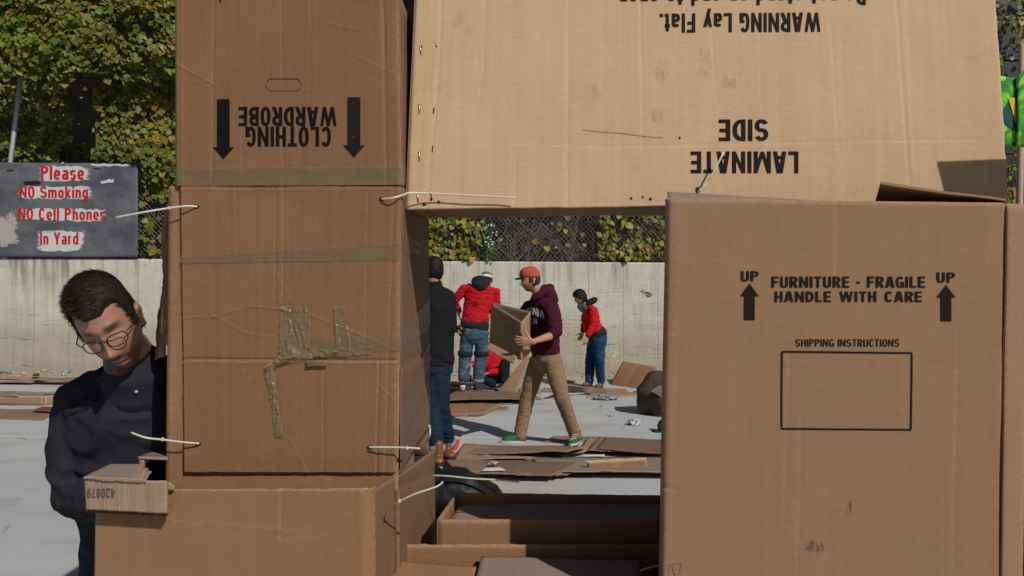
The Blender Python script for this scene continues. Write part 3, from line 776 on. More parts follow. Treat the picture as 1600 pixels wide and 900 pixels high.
for quad, sd in (([(60, 285), (140, 281), (144, 262), (60, 257)], 1), ([(27, 309), (146, 312), (146, 291), (27, 291)], 2),
                 ([(29, 342), (164, 347), (170, 327), (32, 325)], 3), ([(56, 388), (128, 387), (134, 361), (60, 360)], 4), ([(58, 393), (122, 392), (130, 384), (56, 386)], 5)):
    decal_grid(sgn, "white_patch", quad, WP, sgn.o, off=.003 + .0006 * sd, seed=sd, ragged=2.5, nx=50, ny=12)
decal_grid(sgn, "white_patch", [(158, 288), (178, 285), (180, 279), (156, 283)], WP, sgn.o, off=.003, seed=9, ragged=2)
decal_grid(sgn, "white_patch", [(140, 258.5), (205, 259.5), (205, 256.2), (140, 256.2)], WP, sgn.o, off=.003, seed=12, ragged=2)
decal_grid(sgn, "peeled_patch", [(-60, 400), (44, 400), (44, 322), (-60, 322)], CREAM, sgn.o, off=.003, seed=15, nx=70, ny=50)
decal_grid(sgn, "scratched_mark", [(32, 291), (70, 291), (70, 281), (34, 281)], soft_mat("black_smear", (.015, .015, .017), .95, .3, .5, 12, (1, 1, 3)), sgn.o, off=.0078, seed=16)
RED = plain("red_sign_paint", (0.52, 0.012, 0.02), 0.6, 0.3, var=0.2, scale=20)
for body, bx in (("Please", (64, 259, 132, 281)), ("NO Smoking", (31, 291, 138, 314)), ("NO Cell Phones", (29, 325, 165, 344)), ("In Yard", (63, 363, 123, 382))):
    decal_text(sgn, "lettering", body, bx, RED, sgn.o, off=.0095)
bm = bmesh.new(); ring_loft(bm, [P(8, 402, 13.42), P(16, 255, 13.42), P(33, 118, 13.42)], [.042, .042, .042], seg=12); bm_obj("post", bm, steel, sroot, True)
bm = bmesh.new(); ring_loft(bm, [P(152, 403, 13.44), P(152, 255, 13.44), P(152.5, 190, 13.44)], [.032, .032, .032], seg=10)
bm_obj("post", bm, plain("rusty_post", (0.17, 0.085, 0.055), 0.8, 0.2, var=0.4, scale=12), sroot, True)
for px, py in ((16, 266), (152, 263)):
    bm = bmesh.new(); ring_loft(bm, [P(px - 5, py, SIGN_Y - .012), P(px + 5, py, SIGN_Y - .012)], [.008, .008], seg=6); bm_obj("clip", bm, plain("dark_clip", (.04, .04, .04)), sroot, True)

# ------------------------------------------------------------------ dark shed, banner on a pole
shed = empty("dark_shed", (11, 14.3, 2), "dark grey panelled shed wall above the retaining wall", "building")
bm = bmesh.new()
for x0, x1 in ((8.5, 9.62), (9.64, 10.9), (10.92, 13.5)):
    for z0, z1 in ((2.0, 4.3), (4.33, 6.2), (6.24, 9)):
        box_bm(bm, Vector(((x0 + x1) / 2, 14.4, (z0 + z1) / 2)), (x1 - x0, .12, z1 - z0))
bm_obj("wall", bm, plain("dark_grey_panel", (0.045, 0.047, 0.055), 0.5, 0.3, var=0.35, scale=2.5, bump=.2, dist=.02), shed)
bm = bmesh.new(); box_bm(bm, Vector((11, 14.5, 4.31)), (5, .1, .08)); box_bm(bm, Vector((11, 14.5, 6.22)), (5, .1, .08))
bm_obj("rail", bm, plain("shed_rail", (.02, .02, .022)), shed)

def banner_mat():
    k = Nodes("leafy_banner_print"); oc = k.n("ShaderNodeTexCoord").outputs["UV"]
    def vor(sc, rnd=1.0):
        v = k.n("ShaderNodeTexVoronoi"); v.inputs["Scale"].default_value = sc; k.l(oc, v.inputs["Vector"]); return v
    a, b = vor(11), vor(26)
    mx = k.mix(k.ramp(a.outputs["Distance"], .15, .75), (0.16, 0.70, 0.03, 1), (0.02, 0.28, 0.02, 1))
    sp = k.n("ShaderNodeSeparateColor"); k.l(a.outputs["Color"], sp.inputs[0])
    mx = k.mix(k.ramp(sp.outputs[0], .3, .9), mx, (0.30, 0.75, 0.05, 1))
    mx = k.mix(k.math('MULTIPLY', k.ramp(b.outputs["Distance"], .4, .7), .6), mx, (0.0, 0.10, 0.015, 1))
    k.set(mx, .6, .3); return k.m
BY = 3.05
pole = empty("banner_pole", (2.17, BY, 0), "wooden pole with a leafy green banner behind the furniture carton", "banner")
bm = bmesh.new(); pb, pt = Vector((2.165, BY, 0)), P(1597, 72, BY)
ring_loft(bm, [pb, pb.lerp(pt, .5), pt], [.0135, .0135, .0125], seg=12); bm_obj("pole", bm, plain("pale_wood", (.47, .34, .26), .7, .2, var=.15, scale=9), pole, True)
bpx = [(1500, 226), (1588, 229), (1588, 121), (1500, 112)]
bn = px_sheet("banner", bpx, BY - .004, banner_mat(), pole, thick=.003, warp=.006, wfreq=5, seed=8)
decal_poly(bn, "diamond", [[(1562, 178), (1589, 138), (1589, 208), (1572, 196)]], plain("teal_print", (.003, .075, .085), .6, .3, var=.1), bn.o, off=.002)
decal_poly(bn, "letter", [[(1574, 153), (1584, 153), (1589, 186), (1589, 193), (1586, 193)]], plain("yellow_print", (.8, .52, .015), .6, .3, var=.1), bn.o, off=.004)
px_sheet("banner_fold", [(1589, 229), (1608, 226), (1612, 100), (1591, 118)], BY - .019, banner_mat(), pole, thick=.002, warp=.003, wfreq=8, seed=9)

# ------------------------------------------------------------------ the cardboard structure
X_R = (627 - 800) / F * 1.75                                       # right face of the tower
# upper wardrobe carton
wroot = empty("wardrobe_carton", Vector((-.56, 2.0, 1.9)), "upper brown clothing wardrobe carton standing upside down on the tower", "carton")
wpx = [(271, 291), (627, 289), (622, -18), (270, -18)]
wf = px_sheet("front_panel", wpx, 1.75, BROWN, wroot, seed=11, warp=.0022, res=.0027, rnd={'l': .014, 'r': .006}, creases=creases_px(wpx, [
    ((336, -70), (335, 62), -.0018, .0022), ((334, 62), (331, 280), -.0012, .003), ((440, -70), (441, 120), -.0012, .002),
    ((440, 180), (442, 290), -.0007, .002), ((601, -70), (602, 282), -.0022, .003), ((487, -70), (487, 40), -.001, .002),
    ((284, -70), (284, 285), .0014, .0022), ((274, 99), (333, 131), .002, .0018), ((275, 131), (330, 126), .0013, .0016),
    ((520, 37), (575, 50), .0012, .002), ((560, 90), (610, 112), .0012, .002), ((378, 160), (378, 280), -.0006, .002)]))
YB = 2.33
WT = wf.c[3][2]
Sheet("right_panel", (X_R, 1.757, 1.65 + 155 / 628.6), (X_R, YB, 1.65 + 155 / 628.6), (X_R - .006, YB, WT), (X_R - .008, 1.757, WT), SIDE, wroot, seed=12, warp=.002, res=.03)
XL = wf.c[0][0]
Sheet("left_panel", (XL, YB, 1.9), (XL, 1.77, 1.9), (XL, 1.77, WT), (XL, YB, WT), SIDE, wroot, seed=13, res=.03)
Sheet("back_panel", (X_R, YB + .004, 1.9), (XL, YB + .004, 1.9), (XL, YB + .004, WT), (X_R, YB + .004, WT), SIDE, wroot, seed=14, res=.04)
decal_text(wf, "lettering", "CLOTHING", (384, 198, 517, 229), INK, wf.o, flip=True)
decal_text(wf, "lettering", "WARDROBE", (373, 167, 526, 197), INK, wf.o, flip=True)
for x, m in ((349, INK), (553, INK_W)):
    y0 = 155 if x == 349 else 152
    ps = [[(x - 10, y0 + 75 * i / 8), (x + 10, y0 + 75 * i / 8), (x + 10, y0 + 75 * (i + 1) / 8), (x - 10, y0 + 75 * (i + 1) / 8)] for i in range(8)]
    decal_poly(wf, "printed_arrow", ps + [[(x - 17, y0 + 75), (x + 17, y0 + 75), (x, y0 + 94)]], m, wf.o)
decal_poly(wf, "printed_stroke", seg_poly((345, -6), (344, 3), 3, 3), INK, wf.o)
# die-cut hand hole: a slightly sunk lozenge with a dark cut round it
def lozenge(x0, x1, y0, y1, n=10):
    r = (y1 - y0) / 2; cy = (y0 + y1) / 2
    a = [(x1 - r + r * math.cos(t), cy - r * math.sin(t)) for t in np.linspace(math.pi / 2, -math.pi / 2, n)]
    b = [(x0 + r - r * math.cos(t), cy + r * math.sin(t)) for t in np.linspace(math.pi / 2, -math.pi / 2, n)]
    return a + b
loz = lozenge(416, 471, 123, 142); loz.append(loz[0])
cut = []
for a, b in zip(loz, loz[1:]):
    if math.dist(a, b) > .5: cut += seg_poly(a, b, 1.3 if (a[1] + b[1]) / 2 < 128 else .7, 2)
decal_poly(wf, "hand_hole", cut, plain("cut_edge_brown", (.11, .062, .035), .9, .1), wf.o)
decal_grid(wf, "tape_strip", [(271, 290), (632, 289), (632, 259), (271, 262)], TAPE, wroot, off=.002, wrinkle=.0022, freq=22, seed=3, nx=110, ny=16)

# middle carton: its body behind, a creased flap hanging in front
mroot = empty("middle_carton", Vector((-.56, 2.0, 1.18)), "middle tan carton with tape patches and a hanging front flap", "carton")
mpx = [(259, 770), (622, 770), (627, 291), (264, 291)]
mf = px_sheet("front_panel", mpx, 1.759, LOWB, mroot, seed=21, creases=creases_px(mpx, [((274, 291), (272, 765), -.003, .003), ((270, 640), (284, 690), .0015, .002), ((395, 738), (396, 768), .001, .002), ((520, 738), (521, 768), -.001, .002)]))
fpx = [(288, 738), (618, 739), (627, 291), (283, 291)]
fl = px_sheet("front_flap", fpx, [1.749, 1.749, 1.752, 1.752], TAN, mroot, seed=22, warp=.0026, thick=.004, ragged=.0009, res=.0027, rnd={'r': .008}, creases=creases_px(fpx, [
    ((285, 562), (622, 563), -.0035, .0028), ((285, 567), (622, 568), .0015, .002), ((283, 297), (627, 296), .002, .003),
    ((430, 291), (430, 470), -.0014, .002), ((443, 291), (441, 560), -.0012, .002), ((506, 560), (507, 738), -.0012, .002), ((593, 566), (592, 738), -.0022, .0025),
    ((370, 291), (371, 400), -.0006, .002), ((571, 300), (572, 560), -.0007, .002), ((612, 291), (606, 738), -.0012, .003),
    ((283, 497), (335, 495), .0018, .0018), ((335, 495), (395, 479), .0022, .0018), ((395, 479), (440, 484), .0018, .0018), ((335, 495), (383, 520), .0014, .0018),
    ((383, 520), (440, 530), .001, .002), ((488, 494), (560, 522), .0016, .002), ((560, 522), (612, 545), .0014, .002), ((300, 432), (332, 450), .001, .002), ((332, 450), (330, 490), .001, .002),
    ((284, 620), (345, 572), .0012, .002), ((597, 606), (620, 628), .0016, .002), ((455, 690), (480, 738), .001, .003), ((420, 410), (455, 470), .0012, .003)]))
zb, zt = 1.65 - 293 / 628.6, 1.65 + 154 / 628.6
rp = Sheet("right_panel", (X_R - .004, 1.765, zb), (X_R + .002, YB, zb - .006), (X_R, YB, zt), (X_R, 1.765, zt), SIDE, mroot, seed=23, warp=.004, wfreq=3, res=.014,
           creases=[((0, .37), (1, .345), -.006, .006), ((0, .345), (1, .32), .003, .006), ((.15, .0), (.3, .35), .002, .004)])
def on_sheet(name, sh, quad, mat, parent, off=.0015, wr=.0015, seed=0, nx=40, ny=10):
    uu, vv = np.meshgrid(np.linspace(0, 1, nx + 1), np.linspace(0, 1, ny + 1)); uu = uu.ravel(); vv = vv.ravel()
    q = np.array(quad, float)
    uv = q[0] * ((1 - uu) * (1 - vv))[:, None] + q[1] * (uu * (1 - vv))[:, None] + q[2] * (uu * vv)[:, None] + q[3] * ((1 - uu) * vv)[:, None]
    p = sh.at(uv[:, 0], uv[:, 1], off); p = p + sh.n * (np.abs(vn3(p * 40, seed)) * wr)[:, None]
    idx = np.arange(len(uu)).reshape(ny + 1, nx + 1)
    fs = np.stack([idx[:-1, :-1].ravel(), idx[:-1, 1:].ravel(), idx[1:, 1:].ravel(), idx[1:, :-1].ravel()], 1)
    me = bpy.data.meshes.new(name); me.from_pydata(p.tolist(), [], fs.tolist()); return link_mesh(name, me, mat, parent, True)
on_sheet("tape_strip", rp, [(0, .765), (1, .80), (1, .865), (0, .825)], TAPE, mroot, seed=1)
on_sheet("tape_strip", rp, [(0, .41), (1, .47), (1, .59), (0, .50)], TAPE, mroot, seed=2)
on_sheet("tape_strip", rp, [(0, .11), (1, .30), (1, .40), (0, .22)], TAPE, mroot, seed=4)
on_sheet("tape_strip", rp, [(0, .0), (1, .08), (1, .18), (0, .09)], TAPE, mroot, seed=5)
Sheet("left_panel", (mf.c[0][0] + .002, YB, zb - .1), (mf.c[0][0] + .002, 1.78, zb - .1), (mf.c[3][0], 1.78, zt), (mf.c[3][0], YB, zt), SIDE, mroot, seed=24, res=.03)
Sheet("back_panel", (X_R, YB + .003, zb - .1), (mf.c[0][0], YB + .003, zb - .1), (mf.c[0][0], YB + .003, zt), (X_R, YB + .003, zt), SIDE, mroot, seed=25, res=.04)
px_sheet("torn_side_flap", [(244, 560), (257, 557), (266, 292), (262, 292)], [1.84, 1.81, 1.79, 1.80], TAN, mroot, seed=26, warp=.008, wfreq=9, thick=.006, ragged=.006)
px_sheet("torn_side_flap", [(249, 520), (262, 545), (268, 330), (258, 340)], [1.80, 1.79, 1.785, 1.79], TAN, mroot, seed=27, warp=.006, wfreq=9, thick=.005, ragged=.006)
decal_grid(fl, "tape_strip", [(282, 411), (627, 406), (627, 378), (284, 400)], TAPE, fl.o, off=.0016, wrinkle=.0022, freq=26, seed=6, nx=100, ny=14)
decal_grid(fl, "tape_strip", [(487, 552), (627, 548), (627, 523), (487, 527)], TAPE, fl.o, off=.0016, wrinkle=.003, freq=30, seed=7, nx=60, ny=14)
decal_grid(fl, "tape_patch", [(439, 560), (486, 556), (486, 479), (439, 479)], TAPE_SH, fl.o, off=.0022, wrinkle=.0042, freq=(70, 40, 26), seed=8, nx=60, ny=90, ragged=2)
decal_grid(fl, "tape_patch", [(439, 568), (492, 556), (540, 548), (441, 544)], TAPE_SH, fl.o, off=.004, wrinkle=.007, freq=(36, 40, 70), seed=9, nx=80, ny=30, ragged=5)
decal_grid(fl, "tape_patch", [(528, 556), (552, 556), (540, 478), (522, 480)], TAPE_SH, fl.o, off=.003, wrinkle=.003, freq=(80, 40, 22), seed=10, nx=30, ny=80, ragged=2)
decal_grid(fl, "tape_patch", [(485, 558), (580, 552), (585, 540), (485, 545)], TAPE_SH, fl.o, off=.0032, wrinkle=.003, freq=(26, 40, 80), seed=12, nx=80, ny=14, ragged=3)
decal_grid(fl, "loose_tape", [(417, 573), (436, 566), (470, 553), (440, 556)], TAPE_SH, fl.o, off=.006, wrinkle=.012, freq=50, seed=13, nx=30, ny=14, ragged=3)
decal_grid(fl, "loose_tape", [(433, 682), (445, 680), (428, 566), (416, 568)], TAPE_SH, fl.o, off=.004, wrinkle=.0045, freq=(90, 40, 20), seed=14, nx=14, ny=110, ragged=3)
px_sheet("torn_tab", [(478, 574), (511, 572), (511, 563), (480, 563)], 1.742, SIDE, fl.o, seed=28, warp=.003, wfreq=20, res=.004, thick=.002, ragged=.002)
holes = [(308, 323), (597, 311), (310, 693), (578, 699)]
for x, y in holes: decal_poly(fl, "tie_hole", [[(x + 5 * math.cos(t), y + 3 * math.sin(t)) for t in np.linspace(0, 2 * math.pi, 9)[:-1]]], DARKHOLE, fl.o, off=.0019)

# bulging base carton under the tower
broot = empty("base_carton", Vector((-.5, 2.05, 0)), "bulging scuffed base carton at the foot of the tower, right side showing", "carton")
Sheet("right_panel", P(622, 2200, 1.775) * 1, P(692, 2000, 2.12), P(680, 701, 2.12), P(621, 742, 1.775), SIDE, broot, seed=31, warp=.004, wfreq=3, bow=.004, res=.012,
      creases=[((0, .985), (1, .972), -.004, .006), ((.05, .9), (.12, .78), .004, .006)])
z_b = 1.165
Sheet("back_panel", (-.32, 2.3, 0), (-.85, 2.3, 0), (-.85, 2.3, z_b), (-.32, 2.3, z_b), SIDE, broot, seed=32, res=.05)
Sheet("left_panel", (-.85, 2.3, 0), (-.85, 1.79, 0), (-.85, 1.79, z_b), (-.85, 2.3, z_b), SIDE, broot, seed=33, res=.05)
Sheet("front_panel", (-.85, 1.785, 0), (-.285, 1.785, 0), (-.285, 1.785, 1.13), (-.85, 1.785, 1.13), SIDE, broot, seed=34, res=.05)

# wide low carton in front of the tower
lroot = empty("low_carton", Vector((-.65, 1.7, 0)), "wide plain tan carton in front of the tower, beside the man", "carton")
lpx = [(140, 1545), (586, 1545), (582, 765), (150, 765)]
lf = px_sheet("front_panel", lpx, 1.65, LOWB, lroot, seed=41, warp=.003, wfreq=3, rnd={'r': .03}, res=.0045, creases=creases_px(lpx, [
    ((262, 814), (430, 828), .0015, .002), ((430, 828), (520, 838), .001, .002), ((439, 765), (438, 845), -.0014, .002), ((439, 845), (500, 843), .0012, .002), ((565, 775), (566, 900), .0014, .003), ((150, 1100), (590, 1100), -.002, .003)]))
px_sheet("right_panel", [(586, 1545), (622, 1470), (618, 745), (580, 765.5)], [1.668, 1.762, 1.762, 1.668], SIDE, lroot, seed=42, warp=.002, res=.012)
Sheet("left_panel", P(140, 1545, 1.655) + Vector((0, .12, 0)), P(140, 1545, 1.655), P(150, 806, 1.655), P(150, 806, 1.655) + Vector((0, .12, 0)), SIDE, lroot, seed=43, res=.03)
px_sheet("rim", [(262, 767), (575, 765), (574, 762), (262, 764)], [1.652, 1.652, 1.658, 1.658], DRY, lroot, thick=.004, ragged=.003, seed=44, res=.006)

# folded strip of carton held by the man
froot = empty("folded_carton", P(195, 775, 1.62), "folded strip of corrugated carton with upside down digits, by the man's arm", "carton")
gpx = [(134, 797), (260, 803), (260, 752), (131, 748)]
for i in range(3):
    d = 1.615 + .007 * i; q = [(x + .6 * i, y + (i * 1.4 if y > 780 else i * .8)) for x, y in gpx]
    sh = px_sheet("front_layer", q, d, DRY, froot, seed=51 + i, warp=.0015, thick=.0045, ragged=.0015, res=.005)
    if i == 0: gf = sh
decal_text(gf, "lettering", "420879", (136, 763, 180, 778), INK_F, gf.o, flip=True)
bm = bmesh.new()   # the open flutes along its lower edge
for i in range(46):
    p = P(137 + i * 2.72, 799.5 + i * .12, 1.616); box_bm(bm, p + Vector((0, .004, 0)), (.0016, .012, .0042))
bm_obj("flutes", bm, DARKHOLE, froot)
for i, (a, b, c, d) in enumerate((((131, 747), (214, 752), (224, 727), (172, 727)), ((150, 744), (222, 748), (232, 729), (180, 727)), ((160, 742), (228, 745), (236, 730), (190, 726)))):
    dz = -.006 * i + .004
    pts = [P(a[0], a[1], 1.61), P(b[0], b[1], 1.61), P(c[0], c[1], 1.72), P(d[0], d[1], 1.72)]
    Sheet("top_layer", *[p + Vector((0, 0, dz)) for p in pts], GREYC if i == 0 else DRY, froot, seed=56 + i, warp=.002, thick=.0045, ragged=.003, res=.006)
px_sheet("rear_flap", [(216, 744), (225, 744), (225, 716), (217, 715)], 1.73, INNER, froot, seed=59, thick=.005)
Sheet("rear_top", P(216, 714, 1.728), P(262, 716, 1.728), P(262, 704, 1.90), P(236, 706, 1.86), GREYC, froot, seed=60, thick=.005)
px_sheet("torn_edge", [(258, 768), (274, 764), (270, 757), (259, 752)], 1.64, DRY, froot, seed=61, warp=.004, wfreq=30, ragged=.003, res=.004)

# pale overhead carton bridging the gap
proot = empty("overhead_carton", Vector((.5, 1.9, 1.84)), "pale laminate carton leaning over the opening between the two towers", "carton")
ppx = [(633, 327), (1577, 317), (1550, -66), (650, -66)]
pf = px_sheet("front_panel", ppx, [1.80, 1.80, 1.888, 1.888], LAM, proot, seed=71, warp=.0045, wfreq=1.9, res=.0045, rnd={'l': .01}, ragged=.0012, creases=creases_px(ppx, [
    ((683, 190), (686, -66), -.0025, .0022), ((675, 320), (682, 120), -.0022, .002), ((657, 320), (661, 150), -.001, .0025), ((753, -66), (755, 100), -.0012, .0016), ((755, 100), (750, 155), -.0012, .0016),
    ((885, -66), (889, 320), -.0014, .002), ((996, -66), (1001, 20), -.002, .002), ((1001, 20), (1005, 230), -.0015, .002), ((1113, 40), (1118, 160), -.0014, .002), ((1300, 40), (1306, 240), -.0010, .002),
    ((1405, -66), (1413, 290), -.0022, .0025), ((1420, 30), (1423, 260), -.001, .002), ((945, 232), (1150, 229), -.0007, .002), ((1150, 229), (1520, 224), -.0007, .002), ((810, 225), (945, 232), -.0005, .002),
    ((1187, -66), (1188, 180), -.0006, .002), ((810, 240), (808, 320), -.001, .002)]))
c0, c1, c2, c3 = [Vector(v) for v in pf.c]
dv = Vector((0, .19, 0))
Sheet("bottom_panel", c0 + dv + Vector((.01, 0, -.004)), c1 + dv + Vector((0, 0, -.004)), c1 + Vector((0, .005, 0)), c0 + Vector((0.003, .005, 0)), INNER, proot, seed=72, warp=.002, res=.02)
Sheet("back_panel", c1 + dv, c0 + dv, c3 + dv, c2 + dv, INNER, proot, seed=73, res=.04)
Sheet("right_panel", c1 + Vector((0, .006, 0)), c1 + dv, c2 + dv, c2 + Vector((0, .006, 0)), INNER, proot, seed=74, res=.04)
Sheet("left_panel", c0 + dv, c0 + Vector((0, .006, 0)), c3 + Vector((0, .006, 0)), c3 + dv, INNER, proot, seed=75, res=.04)
decal_text(pf, "lettering", "LAMINATE", (1079, 240, 1247, 273), INK_G, pf.o, flip=True)
decal_text(pf, "lettering", "SIDE", (1123, 191, 1200, 224), INK_G, pf.o, flip=True)
decal_text(pf, "lettering", "WARNING Lay Flat.", (1031, 17, 1281, 55), INK_G, pf.o, flip=True)
decal_text(pf, "lettering", "Do not stand on end to open", (967, -22, 1352, 12), INK_G, pf.o, flip=True)
decal_grid(pf, "smudge", [(1030, 150), (1055, 148), (1052, 85), (1012, 88)], soft_mat("handling_smudge", (.2, .15, .11), .22, .4, .7, 40, (4, 1, .7)), pf.o, off=.0008)
decal_grid(pf, "smudge", [(1128, 148), (1165, 146), (1160, 118), (1120, 122)], soft_mat("handling_smudge", (.2, .15, .11), .22, .4, .7, 40, (4, 1, .7)), pf.o, off=.0008)
decal_grid(pf, "smudge", [(1010, 205), (1042, 205), (1042, 165), (1012, 165)], soft_mat("handling_smudge", (.2, .15, .11), .22, .4, .7, 40, (4, 1, .7)), pf.o, off=.0008)
decal_grid(pf, "smudge", [(1085, 115), (1110, 150), (1118, 90), (1090, 60)], soft_mat("handling_smudge", (.2, .15, .11), .22, .4, .7, 40, (4, 1, .7)), pf.o, off=.0008)
sc = [(910, 207), (935, 210), (970, 212), (1010, 217), (1035, 219)]
decal_poly(pf, "scratch", sum([seg_poly(a, b, random.uniform(.8, 1.8), 6) for a, b in zip(sc, sc[1:])], []), plain("scratch_brown", (.36, .23, .10)), pf.o, off=.0009)
for x, y, r in ((662, 320, 2.2), (685.5, 316, 2), (674, 312, 2.2), (986, 311, 2), (1004, 309, 1.7), (1016, 312, 2.2), (1062, 219, 1.8), (1090, 298, 4)):
    decal_poly(pf, "punched_hole", [[(x + r * math.cos(t), y + r * 1.1 * math.sin(t)) for t in np.linspace(0, 2 * math.pi, 9)[:-1]]], DARKHOLE, pf.o, off=.001)
for x, y, L in ((657, 82, 12), (655, 174, 13), (655, 247, 14), (653, 310, 11), (682, 74, 5)):
    bm = bmesh.new(); a, b = pf.on_px([x - .5, x + .8], [y - L / 2, y + L / 2], .0018); ring_loft(bm, [a, b], [.0016, .0016], seg=6); bm_obj("staple", bm, COPPER, pf.o, True)
for a, b in (((678, 172), (677, 182)), ((676, 231), (675, 242)), ((674, 300), (673.5, 312)), ((659, 75), (658, 80)), ((656, 168), (655, 173))):
    decal_poly(pf, "slot", seg_poly(a, b, 1.6, 2), DARKHOLE, pf.o, off=.001)

# furniture carton on the right
uroot = empty("furniture_carton", Vector((.7, 1.7, 0)), "big brown furniture carton printed fragile, standing at the right", "carton")
upx = [(1019, 1655), (1552, 1655), (1571, 316), (1042, 310)]
uf = px_sheet("front_panel", upx, 1.5, UPB, uroot, seed=81, warp=.004, wfreq=1.8, res=.005, rnd={'l': .012, 't': .006}, creases=creases_px(upx, [
    ((1052, 310), (1037, 1000), .0012, .004), ((1228, 548), (1222, 820), -.0012, .0018), ((1248, 660), (1244, 1100), -.002, .0018), ((1222, 820), (1238, 842), .0018, .002),
    ((1034, 764), (1044, 765), -.004, .002), ((1492, 560), (1486, 1100), -.0007, .004), ((1300, 316), (1298, 430), -.0005, .003)]))
u0, u1, u2, u3 = [Vector(v) for v in uf.c]
px_sheet("right_panel", [(1554, 1655), (1580, 1655), (1611, 319), (1574, 317)], [1.497, 1.52, 1.52, 1.497], UPB, uroot, seed=82, warp=.001, rnd={'t': .006})
bl_, br_ = Vector((.475, 2.0, 0)), Vector((1.2, 2.0, 0))
zt_ = u3.z - .004
Sheet("left_panel", Vector((bl_.x, 2.0, u0.z)), u0 + Vector((.006, .012, 0)), u3 + Vector((.006, .012, -.004)), Vector((bl_.x, 2.0, zt_)), SIDE, uroot, seed=83, res=.04)
Sheet("back_panel", Vector((br_.x, 2, u0.z)), Vector((bl_.x, 2, u0.z)), Vector((bl_.x, 2, zt_)), Vector((br_.x, 2, zt_)), SIDE, uroot, seed=84, res=.05)
Sheet("right_panel", P(1580, 1655, 1.525), Vector((br_.x, 2, u0.z)), Vector((br_.x, 2, zt_)), P(1611, 320, 1.525), SIDE, uroot, seed=85, res=.05)
px_sheet("top_flap", [(1043, 309), (1330, 315.5), (1290, 314), (1043, 299)], [1.506, 1.506, 1.55, 1.58], GREYC, uroot, seed=86, thick=.004, warp=.001)
px_sheet("raised_flap", [(1366, 322), (1560, 322), (1572, 314.5), (1376, 288)], [1.66, 1.62, 1.505, 1.505], INNER, uroot, seed=87, thick=.005, warp=.002, wfreq=9)
decal_text(uf, "lettering", "FURNITURE - FRAGILE", (1205, 432, 1446, 449.3), INK_G, uf.o)
decal_text(uf, "lettering", "HANDLE WITH CARE", (1210, 455.3, 1441, 471.8), INK_G, uf.o, wspace=1.5)
decal_text(uf, "lettering", "UP", (1157, 423.5, 1185, 439.5), INK_G, uf.o)
decal_text(uf, "lettering", "UP", (1464, 425.5, 1493, 441.5), INK_G, uf.o)
decal_text(uf, "lettering", "SHIPPING INSTRUCTIONS", (1243, 529.8, 1405, 541.5), INK_G, uf.o, weight=.15, gap=.12)
for x, y in ((1170.5, 443), (1478.5, 445)):
    ps = [[(x - 8.5, y + 20 + 37 * i / 4), (x + 8.5, y + 20 + 37 * i / 4), (x + 8.5, y + 20 + 37 * (i + 1) / 4), (x - 8.5, y + 20 + 37 * (i + 1) / 4)] for i in range(4)]
    decal_poly(uf, "printed_arrow", ps + [[(x - 15, y + 20), (x, y), (x + 15, y + 20)]], INK_G, uf.o)
fr = [(1222, 549.5), (1424.5, 551.5), (1423.5, 671.5), (1221.5, 670)]
decal_poly(uf, "printed_frame", sum([seg_poly(a, b, 2.8, 20) for a, b in zip(fr, fr[1:] + fr[:1])], []), INK_G, uf.o)
SMUDGE = soft_mat("grey_smudge", (.11, .09, .08), .6, .38, .6, 60, (3, 1, .6))
decal_grid(uf, "smudge", [(1250, 868), (1298, 868), (1300, 840), (1250, 840)], SMUDGE, uf.o, off=.0008, seed=3, nx=40, ny=20)
decal_grid(uf, "smudge", [(1322, 808), (1334, 808), (1334, 776), (1322, 776)], SMUDGE, uf.o, off=.0008, seed=4, nx=10, ny=20)
pen = [(1045, 898), (1046, 882), (1064, 880), (1062, 896), (1054, 898), (1050, 884)]
decal_poly(uf, "pen_mark", sum([seg_poly(a, b, .9, 3) for a, b in zip(pen, pen[1:])], []), plain("blue_grey_pen", (.12, .11, .13)), uf.o, off=.0009)

# tall carton standing further right, outside the picture: it shades the pale carton's lower corner
troot = empty("tall_carton", Vector((1.62, 1.7, 0)), "tall brown carton beyond the furniture carton, casting shade on the pale carton", "carton")
def plain_carton(root, x0, x1, y0, y1, z0, z1, mat, sd, top=True):
    a, b, c, d = (x0, y0), (x1, y0), (x1, y1), (x0, y1)
    for nme, p, q in (("front_panel", a, b), ("right_panel", b, c), ("back_panel", c, d), ("left_panel", d, a)):
        sd += 1; dx, dy = q[0] - p[0], q[1] - p[1]; L = math.hypot(dx, dy); ex, ey = dx / L * .003, dy / L * .003
        Sheet(nme, (p[0] + ex, p[1] + ey, z0), (q[0] - ex, q[1] - ey, z0), (q[0] - ex, q[1] - ey, z1), (p[0] + ex, p[1] + ey, z1), mat, root, seed=sd, res=.05, warp=.001)
    if top: Sheet("top_flap", (x0, y0, z1 + .002), (x1, y0, z1 + .002), (x1, y1, z1 + .002), (x0, y1, z1 + .002), mat, root, seed=sd + 1, res=.05, warp=.001)
plain_carton(troot, 1.37, 1.95, 1.52, 1.95, 0, 1.72, UPB, 90, top=False)
Sheet("raised_flap", (1.37, 1.515, 1.72), (1.95, 1.515, 1.72), (1.95, 1.50, 2.36), (1.36, 1.50, 2.335), UPB, troot, seed=96, res=.03, warp=.003)

